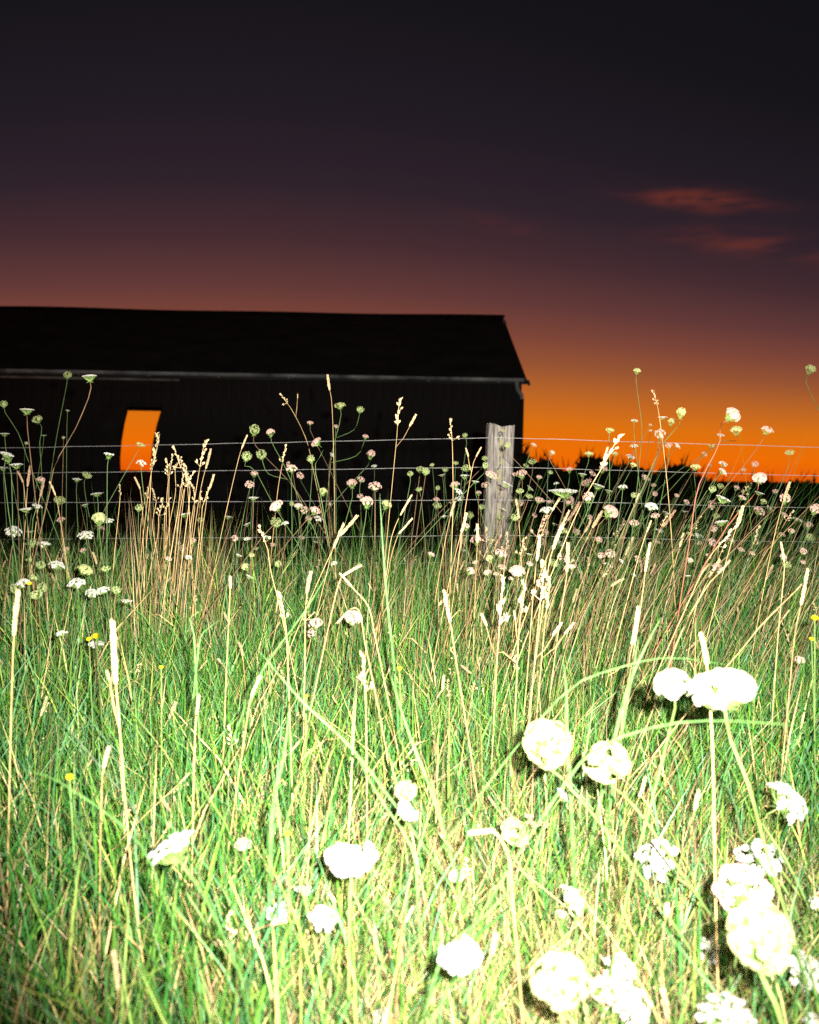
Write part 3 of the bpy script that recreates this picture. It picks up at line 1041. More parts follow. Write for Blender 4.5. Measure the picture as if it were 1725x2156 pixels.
# ---- foreground wild carrots, one by one
NEAR = [
    (1418, 1438, 78, 'S', 1.20, [], -15, 35, (), 'blown-out cream wild carrot touching the widest white head, on its left side'),
    (1520, 1450, 132, 'S', 1.12, [(1572, 1640), (1605, 1760)], -14, 12, (), 'widest cream wild carrot head on a leaning green stem, beside a straw spike'),
    (1152, 1567, 106, 'C', 1.25, [(1185, 1640)], 10, 55, (), 'round pale cream wild carrot facing the viewer, right of the meadow middle'),
    (1278, 1605, 100, 'C', 1.28, [(1330, 1690), (1450, 1860)], -14, 40, (), 'cream wild carrot dome tilted on a long stem sloping down to the right'),
    (1665, 1685, 100, 'W', 1.42, [(1650, 1800)], 38, 34, (), 'white open wild carrot tilted steeply, highest umbel at the right edge'),
    (1600, 1800, 94, 'W', 1.45, [(1638, 1850)], -12, 40, (), 'white loose wild carrot under the sloping green stem, right side'),
    (1380, 1803, 94, 'W', 1.45, [(1430, 1850), (1540, 1950)], -28, 42, (), 'white ragged wild carrot leaning left, alone below the cream domes'),
    (1564, 1874, 118, 'B', 1.30, [(1560, 1960)], -10, 42, (), 'pinkish white wild carrot head overlapping the large green one'),
    (1602, 1972, 146, 'C', 1.00, [(1610, 2060)], 8, 50, (), 'largest pale green wild carrot head, near the lower right corner'),
    (1498, 2000, 56, 'W', 1.50, [], 5, 50, (), 'small white wild carrot left of the large green head'),
    (1720, 1900, 34, 'W', 1.60, [], 0, 30, (), 'small white wild carrot cut by the right edge, above the ribbed white umbel'),
    (1705, 2045, 92, 'W', 1.35, [(1690, 2130)], 22, 48, (), 'ribbed white wild carrot at the right edge below the large green head'),
    (1182, 2065, 124, 'Y', 1.12, [(1200, 2140)], 6, 44, (), 'white wild carrot with green heart at the bottom, left of three clustered heads'),
    (1312, 2040, 82, 'W', 1.42, [(1320, 2100)], 24, 44, (), 'upper white head of the trio of wild carrots at the bottom'),
    (1272, 2084, 66, 'B', 1.30, [(1290, 2140)], 0, 20, (), 'beige round wild carrot ball in the trio at the bottom'),
    (1332, 2112, 100, 'W', 1.28, [(1300, 2150)], 16, 42, (), 'lowest white wild carrot of the trio, with separate petals'),
    (1530, 2142, 132, 'F', 1.15, [], 0, 20, (), 'domed white wild carrot cut by the bottom edge'),
    (1716, 2152, 50, 'W', 1.30, [], 0, 30, (), 'white wild carrot peeping up in the bottom right corner'),
    (970, 2015, 102, 'U', 1.15, [(985, 2085)], -8, 6, (), 'thick white wild carrot cup with a dark shadow, bottom centre'),
    (1210, 1890, 64, 'W', 1.50, [(1180, 1960)], 45, 20, (), 'narrow white wild carrot seen edge-on, tilted to the right, above bottom centre'),
    (1085, 1752, 66, 'C', 1.42, [(1100, 1830)], 15, 30, (), 'round cream wild carrot next to the curved caterpillar-like seed head'),
    (855, 1664, 50, 'C', 1.60, [(858, 1700), (850, 1780)], 0, 30, (), 'upper of two small white balls close together in mid meadow'),
    (857, 1708, 54, 'U', 1.55, [(838, 1706), (790, 1900)], 40, 10, (), 'lower of two small white balls, nodding on a bent stem'),
    (738, 1808, 120, 'U', 1.18, [(738, 1862), (735, 2030)], -3, 2, (), 'wide white wild carrot bowl seen from the side on a straight thick stem'),
    (962, 1842, 36, 'S', 1.60, [(968, 1900)], -10, 20, (), 'small oval white head right of the white bowl'),
    (360, 1785, 116, 'F', 1.20, [(385, 1860), (425, 1930)], -30, 6, (), 'flat white wild carrot tilted down to the left, lower left meadow'),
    (512, 1776, 36, 'S', 1.70, [], 0, 20, (), 'small white head beside the tilted flat umbel'),
    (640, 1873, 42, 'F', 1.60, [(645, 1930)], 5, 8, (), 'small flat white umbel below the wide bowl'),
    (586, 1920, 54, 'U', 1.48, [(590, 1990)], -14, 20, (), 'white wild carrot leftmost of three below the bowl'),
    (680, 1930, 64, 'W', 1.35, [(692, 1990), (718, 2150)], 8, 30, (), 'white wild carrot on a long stem below the bowl'),
    (655, 2138, 32, 'C', 1.45, [], 0, 30, (), 'tiny white ball near the bottom edge, left of centre'),
    (805, 2140, 44, 'S', 1.35, [], -15, 20, (), 'small white bud at the bottom edge below the bowl'),
    (1190, 1672, 38, 'F', 1.60, [(1150, 1730)], 35, 20, (), 'small white umbel edge-on between the two round cream heads'),
    (1182, 1925, 24, 'S', 1.50, [], 0, 10, (), 'drooping white bud under the edge-on umbel'),
]
for (u, v, w, k, d, st, ti, fa, sd, lab) in NEAR:
    tag(carrot(u, v, w, k, d * (1.18 if v > 1850 or w < 60 else 1.36), st, ti, fa, sd), lab, 'wild carrot', 'foreground wild carrots')

# ---- wild carrots at the fence and in the upper meadow: (u, v, width, look, stem points, side heads)
FAR = [
    (143, 788, 17, 'G', [(119, 923), (101, 1040)]), (189, 793, 30, 'F', [(160, 900), (114, 984), (106, 1030)]), (8, 850, 16, 'G', [(38, 910), (60, 971)]),
    (57, 862, 30, 'F', []), (77, 880, 22, 'G', [(84, 930), (88, 994)], [(86, 1010, 18, 'P')]), (143, 864, 9, 'F', []), (10, 911, 22, 'F', []),
    (93, 915, 10, 'F', []), (56, 932, 9, 'S', []), (134, 920, 9, 'S', []), (16, 954, 28, 'F', []), (17, 964, 28, 'F', []), (35, 978, 26, 'F', []),
    (8, 984, 22, 'F', []), (230, 957, 26, 'F', [(226, 1010)]), (163, 1007, 22, 'F', []), (184, 999, 17, 'G', [(183, 1060)]), (204, 1037, 24, 'F', []),
    (127, 1051, 22, 'G', []), (55, 1069, 30, 'F', []), (80, 1063, 25, 'F', []), (209, 1090, 32, 'Y', []), (293, 1068, 18, 'G', []), (30, 1115, 36, 'W', []),
    (68, 1138, 27, 'G', [], [(92, 1140, 28, 'W')]), (180, 1124, 30, 'W', []), (121, 1187, 32, 'W', []), (86, 1188, 20, 'G', []), (184, 1193, 36, 'Y', []),
    (223, 1195, 17, 'G', []), (71, 1212, 20, 'G', []), (49, 1226, 33, 'W', []), (161, 1226, 33, 'W', []), (195, 1246, 34, 'W', []), (215, 1240, 30, 'W', []),
    (267, 1262, 25, 'F', []), (76, 1250, 24, 'G', []), (30, 1240, 20, 'G', []), (88, 1238, 22, 'G', []), (201, 1352, 32, 'W', []), (130, 1330, 26, 'W', []),
    (246, 1240, 20, 'G', []), (297, 933, 16, 'Y', [(270, 985)]), (298, 971, 24, 'W', [(303, 1040)]),
    (536, 905, 24, 'G', [(548, 950), (612, 1017), (645, 1065)], [(552, 956, 23, 'G')]), (570, 910, 18, 'P', [(597, 976), (612, 1010)]),
    (520, 961, 21, 'G', [(531, 984), (569, 1050)]), (654, 888, 13, 'P', [(693, 987)]), (661, 926, 28, 'P', [(664, 977), (675, 1040)]),
    (655, 966, 17, 'G', []), (715, 849, 23, 'Y', [(700, 950), (693, 1010)], [(758, 862, 16, 'G'), (769, 919, 13, 'P')]), (708, 897, 10, 'P', []),
    (700, 957, 11, 'W', []), (782, 956, 21, 'P', [(743, 1014)]), (606, 975, 10, 'P', []), (614, 985, 19, 'P', [(614, 1040)]), (632, 1000, 16, 'P', [(655, 1050)]),
    (536, 994, 20, 'P', []), (526, 1017, 18, 'P', [(516, 1070)]), (534, 1047, 19, 'F', []), (761, 1008, 15, 'P', []), (789, 1021, 23, 'P', []),
    (741, 1017, 21, 'P', []), (788, 980, 12, 'W', []), (680, 1035, 17, 'Y', [(650, 1090)]), (757, 1042, 13, 'P', []), (773, 1057, 26, 'P', []), (579, 1060, 32, 'P', [(570, 1110)]),
    (628, 1062, 19, 'P', []), (615, 1061, 10, 'G', []), (664, 1074, 20, 'P', [(640, 1120)]), (641, 1074, 19, 'P', []), (582, 1100, 22, 'G', []), (600, 1099, 16, 'W', []),
    (650, 1093, 17, 'P', []), (494, 1132, 17, 'P', []), (521, 1132, 17, 'W', []), (563, 1130, 16, 'F', []), (636, 1129, 12, 'P', []), (520, 1103, 14, 'F', []),
    (665, 1139, 14, 'F', []), (694, 1061, 10, 'P', []), (504, 1168, 14, 'F', []), (526, 1214, 16, 'F', []), (864, 995, 16, 'G', [(856, 1060)]),
    (979, 916, 11, 'G', [(975, 990)]), (960, 973, 11, 'G', []), (982, 982, 21, 'G', []), (1021, 964, 12, 'G', [(990, 1010)]), (1022, 980, 14, 'G', [(995, 1020)]),
    (886, 985, 20, 'G', []), (897, 993, 15, 'G', []), (910, 979, 9, 'Y', []), (938, 988, 12, 'G', []), (882, 1027, 16, 'G', []), (922, 1027, 11, 'G', []),
    (931, 998, 15, 'F', []), (979, 1002, 20, 'F', []), (958, 1019, 20, 'P', []), (968, 1032, 22, 'W', []), (1037, 997, 22, 'P', []), (1099, 997, 20, 'P', []),
    (1083, 998, 11, 'P', []), (1068, 1019, 22, 'F', []), (1002, 1013, 15, 'F', []), (1022, 1019, 16, 'P', []), (1069, 937, 14, 'G', [(1100, 985)]),
    (1121, 968, 19, 'G', []), (1109, 979, 12, 'G', []), (1125, 936, 10, 'P', []), (1163, 953, 12, 'S', [(1170, 990)]), (1160, 993, 12, 'G', []), (1199, 988, 13, 'P', []),
    (1241, 951, 19, 'Y', [(1230, 1000)]), (1285, 903, 17, 'Y', [(1284, 960)]), (1295, 955, 12, 'Y', []), (1272, 985, 22, 'P', []), (1234, 1013, 20, 'P', []),
    (1171, 1016, 10, 'W', []), (1189, 1030, 54, 'F', []), (1261, 1022, 26, 'F', []), (1282, 1033, 16, 'F', []), (1095, 1032, 15, 'G', []), (1118, 1027, 17, 'F', []),
    (1138, 1048, 23, 'P', []), (1156, 1056, 10, 'P', []), (1095, 1059, 14, 'P', []), (1199, 1054, 22, 'P', []), (1239, 1046, 26, 'P', []), (1289, 1076, 34, 'P', []),
    (1151, 1070, 28, 'W', []), (1126, 1084, 11, 'P', []), (1085, 1088, 18, 'G', []), (920, 1050, 14, 'P', []), (921, 1063, 17, 'G', []), (967, 1046, 20, 'W', []),
    (1008, 1037, 12, 'P', []), (1002, 1113, 14, 'W', []), (1015, 1066, 14, 'G', []), (1150, 1120, 16, 'P', []), (1214, 1120, 17, 'P', []), (1261, 1137, 16, 'P', []),
    (1267, 1168, 15, 'P', []), (1055, 1163, 25, 'P', []), (1031, 1176, 17, 'Y', []), (1058, 1191, 16, 'P', []), (1089, 1201, 28, 'P', []), (1000, 1182, 11, 'P', []),
    (1193, 1090, 16, 'G', []), (909, 1166, 13, 'P', []), (1237, 1133, 11, 'Y', []),
    (1342, 778, 18, 'Y', [(1352, 903), (1348, 960), (1338, 1060)]), (1708, 776, 24, 'Y', [(1728, 870)]), (1337, 882, 19, 'W', [(1337, 930)]), (1335, 936, 17, 'W', []),
    (1370, 894, 7, 'W', []), (1370, 906, 7, 'W', []), (1435, 868, 25, 'Y', [(1398, 931), (1345, 1047)]), (1414, 888, 16, 'Y', [(1395, 945)]), (1396, 877, 20, 'F', []),
    (1390, 913, 22, 'P', []), (1408, 936, 16, 'P', []), (1428, 936, 19, 'W', []), (1543, 874, 30, 'P', [(1516, 930), (1471, 1024), (1454, 1128)], (), True),
    (1551, 905, 21, 'Y', [(1518, 930)]), (1518, 913, 20, 'W', []), (1616, 904, 21, 'P', [(1557, 992), (1481, 1080)]), (1601, 1002, 34, 'P', [(1534, 1105), (1464, 1224)], (), True),
    (1466, 978, 22, 'Y', [(1465, 1030)]), (1484, 956, 11, 'P', []), (1495, 977, 10, 'P', []), (1524, 975, 20, 'W', []), (1524, 992, 22, 'W', []), (1663, 949, 18, 'G', []),
    (1590, 977, 13, 'P', []), (1567, 987, 12, 'P', []), (1499, 937, 12, 'Y', [(1430, 990)]), (1312, 1023, 19, 'W', []), (1380, 1084, 15, 'P', []), (1335, 1099, 20, 'P', []),
    (1329, 961, 20, 'W', []), (1335, 977, 14, 'Y', []), (1524, 1050, 31, 'F', []), (1518, 1098, 28, 'F', []), (1373, 1064, 28, 'W', []), (1653, 1050, 25, 'P', [(1640, 1065), (1517, 1186)]),
    (1717, 1072, 26, 'P', []), (1565, 1045, 15, 'P', []), (1600, 1075, 20, 'P', []), (1653, 1080, 16, 'P', []), (1701, 1106, 18, 'P', []), (1681, 1090, 22, 'W', []),
    (1510, 1194, 23, 'P', []), (1650, 1171, 16, 'P', []), (1329, 1152, 12, 'Y', []), (1562, 1156, 15, 'P', []), (1443, 1076, 11, 'F', []), (1377, 1020, 10, 'P', []),
    (1426, 1042, 10, 'P', []), (1686, 1385, 26, 'P', []), (665, 1312, 26, 'P', []), (655, 1330, 22, 'P', []), (745, 1300, 38, 'P', []),
]
rf = random.Random(42)
placed = [(e[0], e[1]) for e in FAR]
more = 0
while more < 95:
    if more < 70:
        u, v = rf.uniform(900, 1715), rf.uniform(985, 1215)
        if v < 985 + (u - 1150) * 0.05:
            continue
    else:
        u, v = rf.uniform(10, 860), rf.uniform(1060, 1200)
    if any(abs(a - u) < 17 and abs(b - v) < 13 for a, b in placed):
        continue
    placed.append((u, v))
    FAR.append((u, v, rf.uniform(10, 21), rf.choice('PPPPGGFFWY'), []))
    more += 1
LOOK = {'F': 'flat white', 'W': 'open white', 'G': 'closed green', 'P': 'pinkish', 'Y': 'yellowish green', 'S': 'pale small'}
CARROTS = []
for e in FAR:
    u, v, w, k, st = e[:5]
    sd = e[5] if len(e) > 5 else ()
    rd = e[6] if len(e) > 6 else False
    rr = random.Random(int(u * 31 + v))
    if v > 1160:
        d = 3.4 - (v - 1160) / 200 * 0.8 + rr.uniform(-0.15, 0.15)
    else:
        d = rr.uniform(3.5, 4.6)
        if w > 24:
            d = rr.uniform(3.1, 3.7)
        if w < 14:
            d = rr.uniform(4.2, 4.62)
    o = carrot(u, v, w * 1.08, k, d, st, None, None, sd, rd)
    CARROTS.append((o, u, v, k))
ORD = ['first', 'second', 'third', 'fourth', 'fifth', 'sixth', 'seventh', 'eighth', 'ninth', 'tenth', 'eleventh', 'twelfth', 'thirteenth', 'fourteenth',
       'fifteenth', 'sixteenth', 'seventeenth', 'eighteenth', 'nineteenth', 'twentieth']


def hzone(u):
    return ('left of the doorway' if u < 255 else 'before the doorway' if u < 345 else 'before the black wall' if u < 960 else 'around the post' if u < 1130
            else 'right of the post' if u < 1420 else 'near the right edge')


def vzone(v):
    return ('above the wires' if v < 928 else 'under the top wire' if v < 990 else 'under the second wire' if v < 1055 else 'under the third wire' if v < 1130
            else 'below the wires')


def label_rows(items, noun, cat, group):
    """items: (object, u, v, look); gives each a label that counts along its own small row"""
    rows = {}
    for o, u, v, look in items:
        rows.setdefault((look, vzone(v), hzone(u)), []).append((u, v, o))
    for (look, vz, hz), row in rows.items():
        row.sort(key=lambda t: (t[0], t[1]))
        for i, (u, v, o) in enumerate(row):
            extra = '' if len(row) == 1 else (', leftmost' if i == 0 else ', rightmost' if i == len(row) - 1 else ', %s from left' % ORD[min(i, 19)])
            tag(o, '%s %s %s %s%s' % (look, noun, vz, hz, extra), cat, group)


label_rows([(o, u, v, LOOK[k]) for o, u, v, k in CARROTS], 'wild carrot', 'wild carrot', 'wild carrots along the fence')


# ------------------------------------------------------------------ grass stalks with seed heads
def seed_head(kind, seed):
    """unit length along +Z from the origin"""
    r = random.Random(seed)
    V, F = [], []
    tube(V, F, [Vector((0, 0, 0)), Vector((0.01, 0, 0.5)), Vector((0, 0, 0.98))], [0.012, 0.01, 0.004], 4, False)
    bx, by = r.uniform(-0.10, 0.10), r.uniform(-0.08, 0.08)

    def spikelet(p, d, ln_, wd):
        x_, y_ = frame_of(d)
        b = len(V)
        V.append(p)
        for k in range(4):
            a = math.pi / 2 * k
            V.append(p + d * ln_ * 0.45 + (x_ * math.cos(a) + y_ * math.sin(a)) * wd)
        V.append(p + d * ln_)
        for k in range(4):
            F.append((b, b + 1 + (k + 1) % 4, b + 1 + k))
            F.append((b + 5, b + 1 + k, b + 1 + (k + 1) % 4))

    if kind == 'spike':
        n_ = 90
        for i in range(n_):
            t = (i + 0.5) / n_
            a = i * 2.39996 + r.uniform(-0.3, 0.3)
            rad = 0.048 * math.sin(math.pi * min(1, t * 0.93 + 0.06)) ** 0.45 * (1 + 0.35 * math.sin(t * 17 + seed))
            p = Vector((bx * t * t + math.cos(a) * rad * 0.5, by * t * t + math.sin(a) * rad * 0.5, t * 0.93))
            d = Vector((math.cos(a) * 0.55, math.sin(a) * 0.55, 0.85)).normalized()
            spikelet(p, d, r.uniform(0.06, 0.10), r.uniform(0.013, 0.022))
    else:
        clumps = [(0.98, 0, 0.10)]
        t = 0.90
        while t > 0.06:
            clumps.append((t, r.uniform(0.0, 0.10) * (1.6 - t), r.uniform(0.06, 0.10)))
            t -= r.uniform(0.08, 0.15)
        if r.random() < 0.8:
            clumps.append((0.12, 0.22, 0.11))
        for (t, out, s) in clumps:
            a = r.uniform(0, 6.28)
            c = Vector((bx * t * t + out * math.cos(a), by * t * t + out * math.sin(a), t * 0.92))
            o = Vector((bx * t * t, by * t * t, max(0, t * 0.92 - out * 1.3)))
            if out > 0.03:
                tube(V, F, [o, c], [0.008, 0.006], 3, False)
            for j in range(13):
                d = Vector((math.cos(a) * 0.5 + r.gauss(0, .45), math.sin(a) * 0.5 + r.gauss(0, .45), 1.1 + r.gauss(0, .3))).normalized()
                spikelet(c + Vector((r.gauss(0, .3), r.gauss(0, .3), r.gauss(0, .5))) * s * 0.5, d, s * r.uniform(0.7, 1.1), s * 0.17)
    return V, F


SEEDS = {}
for kd in ('spike', 'lax'):
    for s in range(4):
        for mn in ('seed', 'seedpink'):
            V, F = seed_head(kd, s + 1)
            SEEDS[(kd, s, mn)] = mesh_from('seed_head', V, F, [M[mn]], None, False)


def stalk(pix, d, hl, kind='spike', mn='seed', fat=1.0, rad=0.0013, sidehead=None, world=None):
    """pix: picture points from the tip of the seed head downwards; hl: head length in picture pixels"""
    if world is None:
        pts = [at(u, v, d) for u, v in pix]
        L_ = hl * d / FPX
    else:
        pts = world
        L_ = hl
    rr = random.Random(int(pts[0].x * 997 + pts[0].z * 877))
    last, prev = pts[-1], pts[-2]
    sl = last - prev
    slope = max(-0.8, min(0.8, sl.x / min(sl.z, -0.03)))
    by = last.y + rr.uniform(-0.03, 0.06)
    zb = float(gz(np.clip(last.x, -8, 8), by))
    hh = last.z - zb
    if hh > 0.03:
        base = Vector((last.x - slope * hh * 0.75, by, zb - 0.01))
        pts = pts + [last.lerp(base, 0.5) + Vector((-slope * hh * 0.06, 0, 0)), base]
    else:
        base = Vector(last)
        base.z = zb - 0.01
        pts = pts[:-1] + [base]
    pts = pts[::-1]
    root = empty('grass_stalk', base)
    n_ = 6 + 3 * len(pts)
    path = spline(pts, n_)
    # split the head off the end of the stalk
    acc, k = 0.0, n_ - 1
    while k > 1 and acc < L_:
        acc += (path[k] - path[k - 1]).length
        k -= 1
    tip = path[-1]
    d_ = (path[k] - tip).normalized()
    hb = tip + d_ * L_
    cul = [p - base for p in path[:k + 1]]
    if (cul[-1] - (hb - base)).length > 0.004:
        cul.append(hb - base)
    V, F = [], []
    m_ = len(cul)
    tube(V, F, cul, [rad * (1.3 - 0.5 * i / max(1, m_ - 1)) for i in range(m_)], 5)
    put('culm', mesh_from('culm', V, F, [M['culm']]), root)
    o = put('seed_head', SEEDS[(kind, rr.randint(0, 3), mn)], root)
    o.location = hb - base
    fs = L_ * fat
    o.scale = (fs, fs, L_)
    align(o, -d_, rr.uniform(0, 6.28))
    if sidehead:
        (su, sv, sl_) = sidehead
        e = at(su, sv, d) - base
        k2 = max(1, min(range(m_), key=lambda i: abs(cul[i].z - (e.z - 0.08))))
        a = cul[k2]
        V, F = [], []
        tube(V, F, [a, a.lerp(e, 0.5) + Vector((0, 0, -0.01)), e], [rad * 0.7] * 3, 4)
        put('side_culm', mesh_from('side_culm', V, F, [M['culm']]), root)
        q = put('seed_head', SEEDS[('spike', rr.randint(0, 3), mn)], root)
        s_ = sl_ * d / FPX
        q.location = e - (e - a).normalized() * s_ * 0.3
        q.scale = (s_ * 1.3, s_ * 1.3, s_)
        align(q, (e - a).normalized(), 0)
    # a dry leaf on the culm
    if rr.random() < 0.5:
        i = max(1, m_ // 3)
        a = cul[i]
        dr = Vector((rr.choice((-1, 1)) * rr.uniform(0.4, 1), rr.uniform(-0.5, 0.5), rr.uniform(0.3, 1))).normalized()
        ll = rr.uniform(0.06, 0.14)
        side_ = dr.cross(Vector((0, 1, 0))).normalized() * 0.0022
        V = [a - side_, a + side_, a + dr * ll * 0.6 + side_ * 0.8, a + dr * ll * 0.6 - side_ * 0.8, a + dr * ll + Vector((0, 0, -0.03))]
        put('leaf', mesh_from('leaf', V, [(0, 1, 2, 3), (3, 2, 4)], [M['culm']]), root)
    return root


